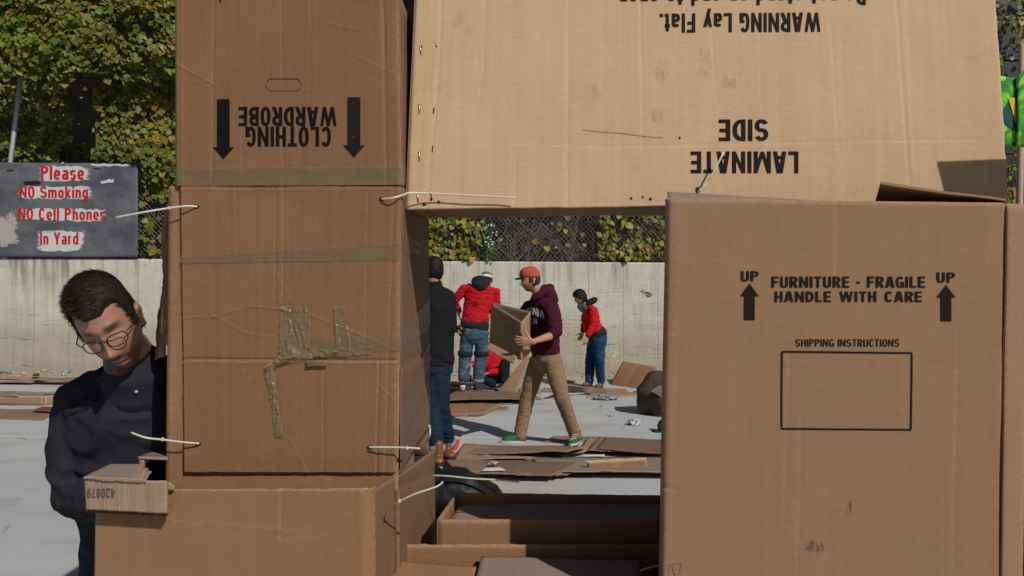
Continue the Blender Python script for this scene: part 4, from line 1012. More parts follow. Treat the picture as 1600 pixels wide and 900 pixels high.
# two open low cartons between the towers
def px_wall(name, a, b, ya, yb, zlow, mat, root, sd, **kw):
    A, B = P(*a, ya), P(*b, yb)
    return Sheet(name, Vector((A.x, A.y, zlow)), Vector((B.x, B.y, zlow)), B, A, mat, root, seed=sd, **kw)
kroot = empty("open_carton", Vector((.15, 2.05, 0)), "open carton with folded-in grey flap, rear one of two between the towers", "carton")
A0, A1 = Vector((-.199, 1.9, 1.016)), Vector((.405, 1.9, 1.016)); B0, B1 = Vector((-.166, 2.15, 1.014)), Vector((.62, 2.15, 1.004))
def wall_between(name, a, b, zl, mat, root, sd, **kw): return Sheet(name, Vector((a.x, a.y, zl)), Vector((b.x, b.y, zl)), b, a, mat, root, seed=sd, **kw)
wall_between("front_panel", A0, A1, 0, LOWB, kroot, 101, res=.015, ragged=.001)
wall_between("right_panel", A1, B1, 0, SIDE, kroot, 102, res=.05)
wall_between("back_panel", B0, B1, .0, LOWB, kroot, 103, res=.015, ragged=.001)
wall_between("left_panel", A0, B0, 0, LOWB, kroot, 104, res=.02)
Sheet("folded_flap", Vector((-.19, 1.907, .986)), Vector((.40, 1.907, .986)), Vector((.58, 2.143, .984)), Vector((-.155, 2.143, .984)), GREYC, kroot, seed=105, res=.02)
jroot = empty("open_carton", Vector((0, 1.6, 0)), "open carton nearest the camera with two loose inner flaps, low between the towers", "carton")
A0, A1 = Vector((-.302, 1.85, .967)), Vector((.398, 1.85, .967)); B0, B1 = Vector((-.43, 1.36, .967)), Vector((.28, 1.36, .967))
wall_between("back_panel", A0, A1, 0, LOWB, jroot, 111, res=.012, ragged=.002)
wall_between("left_panel", B0, A0, 0, LOWB, jroot, 112, res=.012, ragged=.0015)
wall_between("right_panel", B1, A1, 0, SIDE, jroot, 113, res=.04)
wall_between("front_panel", B0, B1, 0, LOWB, jroot, 114, res=.04)
Sheet("inner_flap", Vector((-.385, 1.55, .90)), Vector((-.09, 1.55, .90)), G(744, 885, .935), G(617, 876, .935), LOWB, jroot, seed=115, thick=.006, warp=.003, ragged=.002)
Sheet("inner_flap", Vector((-.10, 1.5, .93)), Vector((.27, 1.5, .93)), G(1000, 875, .945), G(752, 868, .945), GREYC, jroot, seed=116, thick=.006, warp=.002, ragged=.001)

# nylon cable ties
def tie(label, path, head=None, r=.0021):
    pts = [P(*p) for p in path]; pts2 = []
    for a, b, c, d in zip([pts[0]] + pts[:-2], pts[:-1], pts[1:], pts[2:] + [pts[-1]]):
        for t in (0, .25, .5, .75):
            pts2.append(b * (1) + (c - a) * (t * .5) + (a * 2 - b * 5 + c * 4 - d) * (t * t * .5) + (b * 3 - a - c * 3 + d) * (t ** 3 * .5))
    pts2.append(pts[-1])
    root = empty("cable_tie", pts[0], label, "cable tie", "nylon cable ties lashing the cartons together")
    bm = bmesh.new(); ring_loft(bm, pts2, [(r * 1.15, r * .6)] * len(pts2), side=(0, 0, 1) if abs((pts[-1] - pts[0]).normalized().z) < .85 else (1, 0, 0), seg=8)
    bm_obj("strap", bm, NYLON, root, True)
    if head:
        c = P(*head); bm = bmesh.new(); box_bm(bm, c, (.006, .007, .008)); bmesh.ops.bevel(bm, geom=list(bm.edges), offset=.0012, segments=1, affect='EDGES'); bm_obj("head", bm, plain("yellowed_nylon", (.66, .64, .36), .5, .4), root)
tie("pale cable tie at the tower's upper left, its tail crossing the sign", [(181, 340, 1.70), (222, 332, 1.70), (265, 325, 1.725), (292, 322, 1.735), (310, 323, 1.75)], (264, 325, 1.722))
tie("cable tie joining the middle carton to the pale overhead carton", [(596, 311, 1.748), (615, 309, 1.738), (632, 304, 1.755), (640, 301.5, 1.768), (674, 302, 1.783), (730, 305, 1.782), (788, 308, 1.782), (806, 309.5, 1.782)], (674, 301.5, 1.78))
tie("cable tie at the tower's lower left, its tail over the man's jacket", [(205, 676, 1.70), (228, 684, 1.70), (254, 687, 1.725), (285, 691, 1.732), (311, 693, 1.742)], (254, 686.5, 1.722))
tie("cable tie across the lower right corner of the hanging flap", [(577, 699, 1.74), (600, 699, 1.733), (634, 699.5, 1.73), (656, 701, 1.735)], (636, 700, 1.728))
tie("small bent cable tie on the shaded right side of the tower", [(666, 692, 2.02), (671, 683, 1.98), (672, 672, 1.98), (671, 664, 2.02)], (671, 666, 1.97))
tie("slanting cable tie in front of the base carton", [(611, 790, 1.70), (625, 783, 1.665), (648, 772, 1.65), (672, 764, 1.65), (685, 759, 1.65), (692, 753, 1.65)], (624, 783, 1.662))
tie("long level cable tie sticking out in front of the black bag", [(676, 743, 1.98), (700, 744, 1.96), (740, 748, 1.95), (780, 750, 1.95), (811, 753, 1.95)])
tie("short cable tie on the pale carton above the furniture carton", [(1090, 299, 1.80), (1095, 297, 1.775), (1106, 283, 1.775), (1112, 274, 1.772), (1131, 238, 1.78)], (1094, 297, 1.775))
tie("cable tie low down beside the furniture carton's left edge", [(1000, 892, 1.72), (1015, 887, 1.72), (1030, 884, 1.72)])

# ------------------------------------------------------------------ people
def head_pts(nt=60, npk=64, smile=False):
    """a closed head in its own space: x side, y towards the face, z up, origin between the eyes' height and the ears"""
    th = np.linspace(0.001, math.pi - .001, nt); ph = np.linspace(0, 2 * math.pi, npk, endpoint=False)
    T, Ph = np.meshgrid(th, ph, indexing='ij'); T = T.ravel(); Ph = Ph.ravel()
    d = np.stack([np.sin(T) * np.sin(Ph), np.sin(T) * np.cos(Ph), np.cos(T)], 1)
    e = 2.35
    d = d / ((np.abs(d) ** e).sum(1) ** (1 / e))[:, None]
    p = d * np.array([.074, .094, .116])
    x, y, z = p[:, 0].copy(), p[:, 1].copy(), p[:, 2].copy()
    low = np.clip((-z - .015) / .1, 0, 1)
    x *= 1 - .42 * low ** 1.25
    y = np.where(y < 0, y * (1 - .55 * low), y * (1 - .06 * low))
    x *= 1 - .08 * sstep(.0, .09, y) ; top = np.clip((z - .05) / .07, 0, 1); y = np.where(y > 0, y * (1 - .10 * top), y)
    front = sstep(.02, .06, y)
    def g(x0, z0, sx, sz, a, both=True):
        v = np.exp(-((x - x0) / sx) ** 2 - ((z - z0) / sz) ** 2)
        if both and x0 != 0: v = v + np.exp(-((x + x0) / sx) ** 2 - ((z - z0) / sz) ** 2)
        return a * v * front
    dy = g(0, -.034, .0125, .013, .024) + g(0, -.012, .009, .026, .013) + g(.013, -.040, .008, .008, .007)
    dy += g(.028, .027, .022, .008, .009) + g(0, .024, .010, .010, .004)
    dy += g(.032, .008, .016, .010, -.016) + g(.032, .004, .010, .007, .0065)
    dy += g(.042, -.034, .02, .02, .006 if not smile else .011)
    dy += g(0, -.063, .020, .006, .007) + g(0, -.078, .017, .0065, .007) + g(0, -.0705, .024, .0028, -.005) + g(0, -.088, .02, .006, -.003)
    dy += g(0, -.104, .018, .013, .009)
    return np.stack([x, y + dy, z], 1), nt, npk, T
def grid_faces(nt, npk):
    idx = np.arange(nt * npk).reshape(nt, npk); nx_ = np.roll(idx, -1, axis=1)
    f = np.stack([idx[:-1].ravel(), idx[1:].ravel(), nx_[1:].ravel(), nx_[:-1].ravel()], 1).tolist()
    return f + [idx[0].tolist(), idx[-1][::-1].tolist()]
def to_world(M, p):
    m = np.array(M); return p @ m[:3, :3].T + m[:3, 3]
def frame(center, fwd, up):
    f = Vector(fwd).normalized(); u = Vector(up); u = (u - f * u.dot(f)).normalized(); r = f.cross(u)
    return Matrix(((r.x, f.x, u.x, center[0]), (r.y, f.y, u.y, center[1]), (r.z, f.z, u.z, center[2]), (0, 0, 0, 1)))
def add_np(bm, p, faces):
    vs = [bm.verts.new(q) for q in p]
    for f in faces: bm.faces.new([vs[i] for i in f])
def hand(bm, W, fwd, nrm, side, s=1.0, curls=(.25, .3, .35, .4), spread=.09, thumb_in=.35):
    """palm, four unequal jointed fingers and a thumb; side=+1/-1 says on which side the thumb leaves the palm"""
    f = Vector(fwd).normalized(); n = Vector(nrm); n = (n - f * n.dot(f)).normalized(); lat = f.cross(n) * side
    ring_loft(bm, [W - f * .02 * s, W + f * .02 * s, W + f * .055 * s, W + f * .088 * s], [(.026 * s, .019 * s), (.032 * s, .016 * s), (.041 * s, .0145 * s), (.039 * s, .012 * s)], side=lat, seg=10)
    for i in range(4):
        b = W + f * (.084 - .004 * abs(i - 1)) * s + lat * (.031 - .0205 * i) * s
        L = (.072, .08, .074, .058)[i] * s; d = (f + lat * (spread * (1.3 - i))).normalized(); pts = [b - d * .012 * s, b]; ang = 0
        for q in (.44, .31, .25):
            ang += curls[i] ; dd = d * math.cos(ang) + n * math.sin(ang); b = b + dd * L * q; pts.append(b)
        ring_loft(bm, pts, [.0098 * s, .0096 * s, .0088 * s, .008 * s, .0066 * s], seg=8)
    b = W + f * .022 * s + lat * .024 * s; d = (f * .55 + lat * .8 + n * .2).normalized(); p1 = b + d * .04 * s
    d2 = (d + f * thumb_in + n * .15).normalized(); p2 = p1 + d2 * .033 * s; d3 = (d2 + f * .25 + n * .1).normalized()
    ring_loft(bm, [b - d * .01 * s, b, p1, p2, p2 + d3 * .024 * s], [.014 * s, .014 * s, .0115 * s, .0105 * s, .008 * s], seg=8)
def skin_mat(name, col, detail=True):
    k = Nodes(name); at = k.n("ShaderNodeAttribute", attribute_name="Col"); oc = k.n("ShaderNodeTexCoord").outputs["Object"]
    nz = k.noise(oc, 70, 4, .6); nb = k.noise(oc, 22, 3, .5)
    f = k.math('ADD', .88, k.math('MULTIPLY', nb, .24))
    k.set(k.times(at.outputs["Color"], f), 0.5, 0.35)
    k.b.inputs["Subsurface Weight"].default_value = 0.06; k.b.inputs["Subsurface Radius"].default_value = (.012, .004, .002); k.b.inputs["Subsurface Scale"].default_value = .5
    k.bump(nz, .12, .002); return k.m
SKIN = skin_mat("skin", None)
def paint_skin(me, M, base, stubble=.0, lips=(.42, .13, .11), brow=(.03, .02, .015), teeth=False):
    p = verts_np(me); inv = np.array(M.inverted()); q = p @ inv[:3, :3].T + inv[:3, 3]
    n = len(p); c = np.tile(np.array(base), (n, 1))
    inh = (np.abs(q) < .15).all(1) & (q[:, 2] > -.13)
    x, y, z = q[:, 0], q[:, 1], q[:, 2]
    fr = sstep(.035, .06, y) * inh
    c *= (1 + .10 * fr * np.exp(-((x / .016) ** 2 + ((z + .035) / .016) ** 2)))[:, None]
    red = fr * (np.exp(-(((np.abs(x) - .04) / .02) ** 2 + ((z + .035) / .02) ** 2)) + np.exp(-((x / .014) ** 2 + ((z + .037) / .012) ** 2))) * .45
    c = c * (1 - red[:, None]) + red[:, None] * np.array(base) * np.array([1.12, .72, .68])
    if stubble:
        jaw = inh * sstep(-.046, -.056, z) * sstep(-.03, .0, y) * (1 - .6 * np.exp(-((x / .014) ** 2 + ((z + .087) / .006) ** 2)))
        side_ = inh * sstep(.008, -.006, z - (-.052 + 1.25 * np.maximum(np.abs(x) - .034, 0))) * sstep(.03, .036, np.abs(x)) * sstep(-.025, .0, y) + inh * np.exp(-(np.abs(x) / .026) ** 4 - ((z + .053) / .0065) ** 2)
        st = np.clip(np.maximum(jaw, side_ * .9), 0, 1) * min(stubble, 1.08) * (.88 + .12 * vn3(p * 300, 5))
        c = c * (1 - st[:, None]) + st[:, None] * np.array([.045, .028, .020])
    lp = fr * np.exp(-((x / .022) ** 4 + ((z + .0705) / .0125) ** 4)); c = c * (1 - lp[:, None] * .85) + (lp * .85)[:, None] * np.array(lips)
    ml = fr * np.exp(-((x / .026) ** 4 + ((z + .0705) / (.0022 if not teeth else .006)) ** 2))
    c = c * (1 - ml[:, None] * .9) + (ml * .9)[:, None] * (np.array([.08, .02, .02]) if not teeth else np.array([.55, .5, .45]))
    bw = fr * np.exp(-(((np.abs(x) - .031) / .019) ** 4 + ((z - .027 + .1 * (np.abs(x) - .03)) / .0058) ** 2)) * (.95 + .3 * vn3(p * 300, 9))
    bw = np.clip(bw, 0, 1); c = c * (1 - bw[:, None] * .9) + (bw * .9)[:, None] * np.array(brow)
    lash = fr * np.exp(-(((np.abs(x) - .032) / .014) ** 4 + ((z - .0005 + .0) / .0019) ** 2)); c = c * (1 - lash[:, None] * .85) + (lash * .85)[:, None] * np.array([.03, .018, .014])
    ca = me.color_attributes.new("Col", 'FLOAT_COLOR', 'POINT')
    c4 = np.ones((n, 4), np.float32); c4[:, :3] = np.clip(c, 0, 1); ca.data.foreach_set("color", c4.ravel())
def hair_mesh(M, mask, thick, noise_amp=.004, freq=60, strands=0, slen=.016, flow=(0, .4, .9), seed=0, inset=.012, nt=90, npk=110):
    p, nt, npk, T = head_pts(nt, npk)
    n = p / np.linalg.norm(p, axis=1)[:, None]
    m = np.clip(mask(p), 0, 1)
    off = -inset + (inset + thick(p)) * m + noise_amp * m * (vn3(p * freq, seed) + .6 * vn3(p * freq * 2.2, seed + 1))
    q = p + n * off[:, None]
    V = to_world(M, q); fc = grid_faces(nt, npk); V = V.tolist()
    if strands:
        ok = np.where(m > .9)[0]; w = np.sin(T[ok]); pick = rng.choice(ok, strands, p=w / w.sum())
        Rm = np.array(M)[:3, :3]; fl = np.array(flow)
        for i in pick:
            nn = n[i]; d = fl + rng.normal(0, .16, 3) + .22 * np.array([math.sin(q[i][1] * 60), math.cos(q[i][0] * 70), 0]); d = d - nn * d.dot(nn) * .9 + nn * rng.uniform(.0, .22); d /= np.linalg.norm(d)
            s = np.cross(d, nn); s /= np.linalg.norm(s) + 1e-9; L = slen * rng.uniform(.6, 1.3); w_ = rng.uniform(.0004, .0009)
            a = q[i] - nn * .003 + rng.normal(0, .002, 3); b = a + d * L * .55 + nn * .002; c_ = a + d * L - nn * .001
            k0 = len(V); V += to_world(M, np.array([a - s * w_, a + s * w_, b - s * w_ * .8, b + s * w_ * .8, c_])).tolist()
            fc += [[k0, k0 + 1, k0 + 3, k0 + 2], [k0 + 2, k0 + 3, k0 + 4]]
    me = bpy.data.meshes.new("hair"); me.from_pydata(V, [], fc); return me
def hair_mat(name, col):
    k = Nodes(name); oc = k.n("ShaderNodeTexCoord").outputs["Object"]; nz = k.noise(oc, 130, 3, .6)
    k.set(k.times(rgb(col), k.math('ADD', .5, k.math('MULTIPLY', nz, 1.0))), .6, .25); k.bump(nz, .5, .004); return k.m
HAIR_D = hair_mat("dark_brown_hair", (.022, .015, .012)); HAIR_B = hair_mat("brown_hair", (.035, .022, .014)); HAIR_K = hair_mat("black_hair", (.009, .007, .007))

class Figure:
    def __init__(self, label, base_pt, side, voxel=.0065, skin=(.46, .245, .165)):
        self.root = empty("person", Vector((base_pt.x, base_pt.y, 0)), label, "person"); self.side = Vector(side).normalized()
        self.voxel = voxel; self.skin = skin; self.b = bmesh.new()
    def body_torso(self, pts, rad): ring_loft(self.b, pts, rad, side=self.side, seg=18)
    def limb(self, pts, rad, **k): ring_loft(self.b, pts, rad, seg=12, **k)
    def head(self, c, fwd, up, s=1.0, smile=False, shape=(1, 1, 1)):
        M = frame(c, fwd, up) @ Matrix.Scale(s, 4) @ Matrix.Diagonal((*shape, 1)); self.M = M
        p, nt, npk, T = head_pts(smile=smile); add_np(self.b, to_world(M, p), grid_faces(nt, npk))
        for sx in (-1, 1):
            R = M.to_3x3().normalized()
            for (lx, ly, lz), r in (((.076, -.012, -.008), (.007, .016, .030)), ((.080, -.017, .006), (.009, .016, .017)), ((.076, -.008, -.028), (.008, .009, .012))):
                tilt = Matrix.Rotation(sx * -.32, 3, 'Z')
                ball(self.b, M @ Vector((sx * lx, ly, lz)), [q * s for q in r], R @ tilt, 12)
        return M
    def finish_body(self, **paint):
        me = fuse(self.b, self.voxel, 2); me.name = "body"
        paint_skin(me, self.M, self.skin, **paint)
        self.body = link_mesh("body", me, SKIN, self.root, True); return self.body
    def garment(self, name, lofts, mat, voxel=.012, wr=.006, freq=(9, 9, 22), smooth=4, seed=0, label=None):
        bm = bmesh.new()
        for a in lofts:
            pts, rad = a[0], a[1]; sd = a[2] if len(a) > 2 else None
            ring_loft(bm, pts, rad, side=sd, seg=18)
        me = fuse(bm, voxel, smooth)
        if wr: wrinkle(me, wr, freq, seed)
        o = link_mesh(name, me, mat, self.root, True)
        if label: o["label"] = label
        return o
    def add(self, name, bm, mat, smooth=True, parent=None): return bm_obj(name, bm, mat, parent or self.root, smooth)
    def mesh(self, name, me, mat, smooth=True, parent=None): return link_mesh(name, me, mat, parent or self.root, smooth)
def shoe(fig, heel, toe, mat, sole, name="shoe", h=.07, w=.045, boot=0.0, up=(0, 0, 1)):
    heel, toe = Vector(heel), Vector(toe); d = (toe - heel).normalized(); up = Vector(up); lat = d.cross(up).normalized(); L = (toe - heel).length
    bm = bmesh.new()
    ring_loft(bm, [heel + up * h * .55 - d * .0, heel + d * L * .25 + up * h * .55, heel + d * L * .5 + up * h * .5, heel + d * L * .75 + up * h * .4, toe - d * .03 + up * h * .34],
              [(w * .72, h * .5), (w * .78, h * .52), (w * .9, h * .44), (w, h * .34), (w * .75, h * .26)], side=lat, seg=16)
    ring_loft(bm, [heel + d * .045 + up * h * .5, heel + d * .035 + up * (h + .03 + boot)], [(w * .85, w * 1.05), (w * .85, w * .95)], side=lat, seg=14)
    o = fig.mesh(name, fuse(bm, .006, 3), mat)
    bm = bmesh.new(); n = 14
    outline = []
    for k in range(20):
        a = 2 * math.pi * k / 20; xx = math.cos(a); yy = math.sin(a)
        outline.append(heel + d * (L * .5 + xx * (L * .5 + .012)) + lat * (yy * w * (1.04 if xx > 0 else .86)))
    lo = [bm.verts.new(p) for p in outline]; hi = [bm.verts.new(p + up * .022) for p in outline]
    bm.faces.new(lo[::-1]); bm.faces.new(hi)
    for k in range(20): bm.faces.new((lo[k], lo[(k + 1) % 20], hi[(k + 1) % 20], hi[k]))
    bm_obj("sole", bm, sole, o, False); return o
def J(Y):
    return lambda x, y, dy=0.0: P(x, y, Y + dy)

RUBBER = plain("pale_rubber", (.5, .47, .4), .7, .2); DRUB = plain("dark_rubber", (.03, .028, .026), .8, .2)
NAVY = cloth("navy_fleece", (.024, .024, .034), .95, .25, .14); BLACKC = cloth("black_jacket_cloth", (.011, .012, .015), .9, .25, .35)
MAROON = cloth("maroon_sweatshirt", (.058, .010, .022), .95, .2, .4); KHAKI = cloth("khaki_cotton", (.255, .172, .10), .9, .14, .3)
REDC = cloth("red_knit", (.50, .012, .018), .9, .12, .5); JEAN = cloth("mid_blue_denim", (.045, .085, .135), .9, .35, .4, fade=(.10, .16, .225))
DJEAN = cloth("dark_indigo_denim", (.010, .022, .040), .9, .4, .4, fade=(.016, .035, .058)); BJEAN = cloth("blue_denim", (.012, .045, .10), .9, .35, .4, fade=(.02, .065, .135))
CHAR = cloth("charcoal_jersey", (.022, .022, .026), .9, .2, .3)

# --- the man in glasses beside the tower
j = J(2.0)
f1 = Figure("man in navy fleece and glasses, bending over the low carton beside the tower", P(210, 900, 2.15), (1, .05, 0), voxel=.0034, skin=(.345, .175, .118))
HC = P(172, 505, 1.80)
M1 = f1.head(HC, (.33, -.84, -.43), (-.22, -.48, .83), 1.03, shape=(.86, .95, 1.07))
neckb = P(214, 592, 1.93)
f1.limb([HC + Vector((.02, .05, -.06)), HC.lerp(neckb, .6), neckb + Vector((0, 0, -.03))], [.055, .057, .065])
chest = P(208, 690, 1.99); waist = P(216, 830, 2.03); hips = P(224, 960, 2.04)
f1.body_torso([neckb + Vector((0, .01, -.07)), chest, waist, hips], [(.07, .06), (.14, .09), (.13, .09), (.15, .10)])
shL, elL, wrL = P(120, 630, 1.98), P(112, 776, 1.92), P(214, 792, 1.745)
shR, elR, wrR = P(282, 622, 2.03), P(292, 770, 2.03), P(232, 812, 1.90)
for sh, el, wr_ in ((shL, elL, wrL), (shR, elR, wrR)):
    f1.limb([sh, el, wr_], [.04, .033, .025])
hand(f1.b, wrL, (.45, .05, -.85), (.4, .5, .3), 1, curls=(.5, .55, .6, .65)); hand(f1.b, wrR, (.25, -.5, -.8), (0, .8, -.5), 1, curls=(.4, .5, .5, .6))
for sx in (-1, 1):
    hp = hips + Vector((sx * .09, 0, -.02)); kn = Vector((hp.x + sx * .01, 2.03, .47)); an = Vector((hp.x + sx * .02, 2.08, .09))
    f1.limb([hp, kn, an], [.075, .05, .035]); f1.limb([an, an + Vector((.0, -.16, -.05))], [.035, .025])
f1.finish_body(stubble=1.08, lips=(.50, .18, .17))
for me_o in (f1.body,):
    pass
# fleece: torso, sleeves, standing collar
up1 = [neckb + Vector((.0, .01, -.045)), neckb + Vector((0, .01, -.10)), chest, P(212, 770, 2.01), waist, P(222, 900, 2.04)]
fl1 = f1.garment("fleece", [
    (up1, [(.10, .075), (.175, .10), (.185, .12), (.170, .115), (.152, .11), (.158, .115)], f1.side),
    ([shL + Vector((.10, .02, .055)), shL + Vector((.02, 0, .012)), shL.lerp(elL, .5) + Vector((-.008, 0, 0)), elL, elL.lerp(wrL, .5), wrL + Vector((-.03, .01, 0))], [.062, .070, .062, .057, .050, .042]),
    ([shR + Vector((-.10, .01, .03)), shR, shR.lerp(elR, .5), elR, elR.lerp(wrR, .5), wrR], [.06, .06, .052, .05, .045, .042]),
    ([neckb + Vector((0, .01, -.10)), neckb + Vector((.0, .012, -.05)), HC.lerp(neckb, .72) + Vector((.004, .014, -.025))], [(.12, .10), (.10, .09), (.080, .076)], f1.side),
], NAVY, voxel=.0075, wr=.008, freq=(8, 8, 17), smooth=5, seed=3)
col1 = f1.garment("collar", [([neckb + Vector((.008, .014, -.045)), HC.lerp(neckb, .66) + Vector((.012, .022, -.02))], [(.10, .092), (.088, .082)], f1.side)], NAVY, voxel=.006, wr=.003, smooth=2, seed=5)
from mathutils.bvhtree import BVHTree
hits = []
for g_ in (fl1, col1):
    bv_ = BVHTree.FromPolygons([v.co for v in g_.data.vertices], [p.vertices[:] for p in g_.data.polygons])
    h_ = bv_.ray_cast(Vector((0, 0, H)), (P(213, 612, 1) - Vector((0, 0, H))).normalized())
    if h_[0]: hits.append((h_[3], h_[0], h_[1]))
hits.sort(key=lambda q: q[0]); bp, bn_ = hits[0][1], hits[0][2]
bm = bmesh.new(); ring_loft(bm, [bp - bn_ * .002, bp + bn_ * .0025], [.0048, .0048], seg=12); f1.add("button", bm, plain("pale_button", (.35, .36, .38), .3, .5))
f1.garment("trousers", [([hips + Vector((0, 0, .1)), hips, hips + Vector((0, 0, -.08))], [(.168, .12), (.175, .125), (.16, .12)], f1.side)] +
           [([hips + Vector((sx * .085, 0, -.02)), Vector((hips.x + sx * .10, 2.03, .47)), Vector((hips.x + sx * .11, 2.08, .06))], [.095, .068, .055]) for sx in (-1, 1)], BLACKC, voxel=.014, wr=.006)
for sx in (-1, 1): shoe(f1, (hips.x + sx * .11, 2.13, 0), (hips.x + sx * .12, 1.86, 0), DRUB, DRUB)
def mask1(p):
    x, y, z = p.T
    hl = np.where(y > .03, .054 + .010 * sstep(.02, .04, np.abs(x)) - .6 * np.maximum(np.abs(x) - .05, 0), np.where(y > -.02, .0 , -.055)); hl = hl - .02 * sstep(.045, .06, np.abs(x)) * (y > .0) * (y < .04)
    return sstep(-.012, .012, z - hl)
me = hair_mesh(M1, mask1, lambda p: .003 + .010 * sstep(.02, .09, p[:, 2]) + .003 * sstep(.0, .06, p[:, 1]), .0012, 60, strands=15000, slen=.019, flow=(.45, .55, .5), seed=4)
f1.mesh("hair", me, HAIR_D)
# glasses: thin half-rim frames, lenses, temples
gl = bmesh.new(); lens = bmesh.new()
def L1(x, y, z): return M1 @ Vector((x, y, z))
for sx in (-1, 1):
    pts = []
    for t in np.linspace(0, 2 * math.pi, 25):
        c_, s_ = math.cos(t), math.sin(t); kk = (abs(c_) ** 2.8 + abs(s_) ** 2.8) ** (-1 / 2.8); xx = .0335 + .0245 * c_ * kk
        pts.append((sx * xx, .104 - .0026 * ((xx - .01) / .02) ** 2, -.004 + .0145 * s_ * kk))
    ring_loft(gl, [L1(*q) for q in pts], [.0016] * len(pts), seg=6, cap=False)
    ring_loft(gl, [L1(sx * .057, .097, .004), L1(sx * .076, .070, .006), L1(sx * .080, -.01, .010)], [.0016, .0016, .0014], seg=6)
    lens.faces.new([lens.verts.new(L1(*q)) for q in pts[:-1]])
ring_loft(gl, [L1(-.010, .103, .003), L1(0, .108, .006), L1(.010, .103, .003)], [.0015] * 3, seg=6)
g_o = f1.add("glasses", gl, plain("dark_frame", (.02, .016, .015), .35, .5))
k = Nodes("lens"); k.set((.9, .9, .9), .05, .5); k.b.inputs["Alpha"].default_value = .04
bm_obj("lens", lens, k.m, g_o)

# --- the walking man in maroon
j = J(7.32)
f2 = Figure("smiling man in maroon sweatshirt and red cap, walking with a folded carton", G(850, 693), (.55, -.83, 0), skin=(.47, .25, .16))
HC2 = j(829, 438)
M2 = f2.head(HC2, (-.95, -.24, -.10), (-.06, 0, 1), 1.03, smile=True)
nb = j(843, 462); ch = j(846, 492); ws = j(850, 530); hp = j(854, 562)
f2.limb([HC2 + Vector((.03, 0, -.05)), nb, nb + Vector((.02, 0, -.05))], [.055, .057, .07])
f2.body_torso([j(846, 470), ch, ws, hp], [(.15, .09), (.16, .11), (.14, .1), (.15, .105)])
nS, nE, nW = j(861, 481, -.17), j(866, 523, -.28), j(832, 534, -.53)
fS, fE, fW = j(828, 480, .17), j(800, 518, .18), j(784, 514, .06)
f2.limb([nS, nE], [.042, .037]); f2.limb([nE, nE.lerp(nW, .35), nW], [(.044, .04), (.042, .038), (.028, .024)])
f2.limb([fS, fE], [.042, .037]); f2.limb([fE, fW], [.038, .026])
hand(f2.b, nW, (-.98, .08, .04), (0, .85, .1), -1, s=1.12, curls=(.08, .1, .12, .16), thumb_in=.05)
hand(f2.b, fW, (-.55, -.8, .05), (.7, -.45, 0), -1, s=1.05, curls=(.4, .45, .5, .5))
nH, nK, nA = j(863, 563, -.09), j(878, 622, -.16), j(898, 678, -.05)
fH, fK, fA = j(842, 563, .09), j(824, 622, .10), j(813, 676, .08)
for a, b, c in ((nH, nK, nA), (fH, fK, fA)): f2.limb([a, b, c], [.075, .05, .036])
f2.finish_body(stubble=.28, teeth=True, lips=(.45, .16, .13))
f2.garment("sweatshirt", [
    ([j(843, 466), j(846, 476), ch, j(849, 515), j(851, 540), j(853, 553)], [(.11, .105), (.185, .125), (.195, .135), (.185, .135), (.185, .14), (.172, .13)], f2.side),
    ([nS + Vector((-.06, .05, .02)), nS, nS.lerp(nE, .5) + Vector((.015, 0, 0)), nE + Vector((.006, 0, .025)), nE.lerp(nW, .13)], [.07, .082, .082, .074, .06]),
    ([fS + Vector((.05, -.05, .02)), fS, fS.lerp(fE, .5), fE, fE.lerp(fW, .3)], [.07, .08, .075, .066, .05])], MAROON, voxel=.011, wr=.0065, freq=(11, 11, 20), seed=8)
f2.garment("hood", [([j(833, 468, -.11), j(842, 462, -.13), j(853, 453, -.09), j(859, 451, .0), j(855, 454, .1), j(844, 463, .12), j(835, 468, .09)], [(.035, .03), (.04, .035), (.05, .045), (.055, .055), (.05, .045), (.04, .035), (.035, .03)]),
                    ([j(850, 458, 0), j(858, 464, 0), j(866, 470, 0)], [(.10, .12), (.10, .10), (.06, .06)])], MAROON, voxel=.009, wr=.004, seed=9)
f2.garment("trousers", [([j(853, 548), hp, j(853, 574)], [(.165, .125), (.172, .13), (.13, .10)], f2.side),
    ([nH, nH.lerp(nK, .5), nK, nK.lerp(nA, .55), nA + Vector((0, 0, .0)), nA + Vector((.01, 0, -.03))], [.102, .092, .076, .068, .066, .068]),
    ([fH, fH.lerp(fK, .5), fK, fK.lerp(fA, .55), fA, fA + Vector((0, 0, -.04))], [.102, .092, .076, .069, .067, .068])], KHAKI, voxel=.011, wr=.0045, freq=(12, 12, 30), seed=10)
GREEN = plain("green_suede", (.012, .135, .055), .6, .3, var=.25, scale=25); GRB = plain("grey_suede", (.30, .27, .2), .8, .2)
s1 = shoe(f2, j(818, 691, .08), j(782, 691, .04), GREEN, RUBBER, h=.085, w=.05)
bm = bmesh.new(); ring_loft(bm, [j(796, 688.0, .055), j(787, 689.3, .045)], [(.05, .034), (.034, .02)], side=(0, 1, 0), seg=12); bm_obj("toe_cap", bm, GRB, s1, True)
bm = bmesh.new(); ring_loft(bm, [j(814.5, 684, .08), j(819.5, 685, .08)], [(.035, .035), (.034, .034)], side=(0, 1, 0), seg=12); bm_obj("heel_tab", bm, plain("dark_red_suede", (.25, .02, .04), .7), s1, True)
hs, ts = j(905, 691, .02), j(892, 697, -.27)
s2 = shoe(f2, hs, ts, GREEN, RUBBER, h=.085, w=.052, up=(-.1, .12, 1))
bm = bmesh.new()
for i in range(5):
    a = hs.lerp(ts, .38 + .11 * i) + Vector((0, 0, .105 - .014 * i)); ring_loft(bm, [a + Vector((-.03, 0, 0)), a + Vector((0, 0, .006)), a + Vector((.03, .01, 0))], [.006] * 3, seg=6)
bm_obj("laces", bm, RUBBER, s2, True)
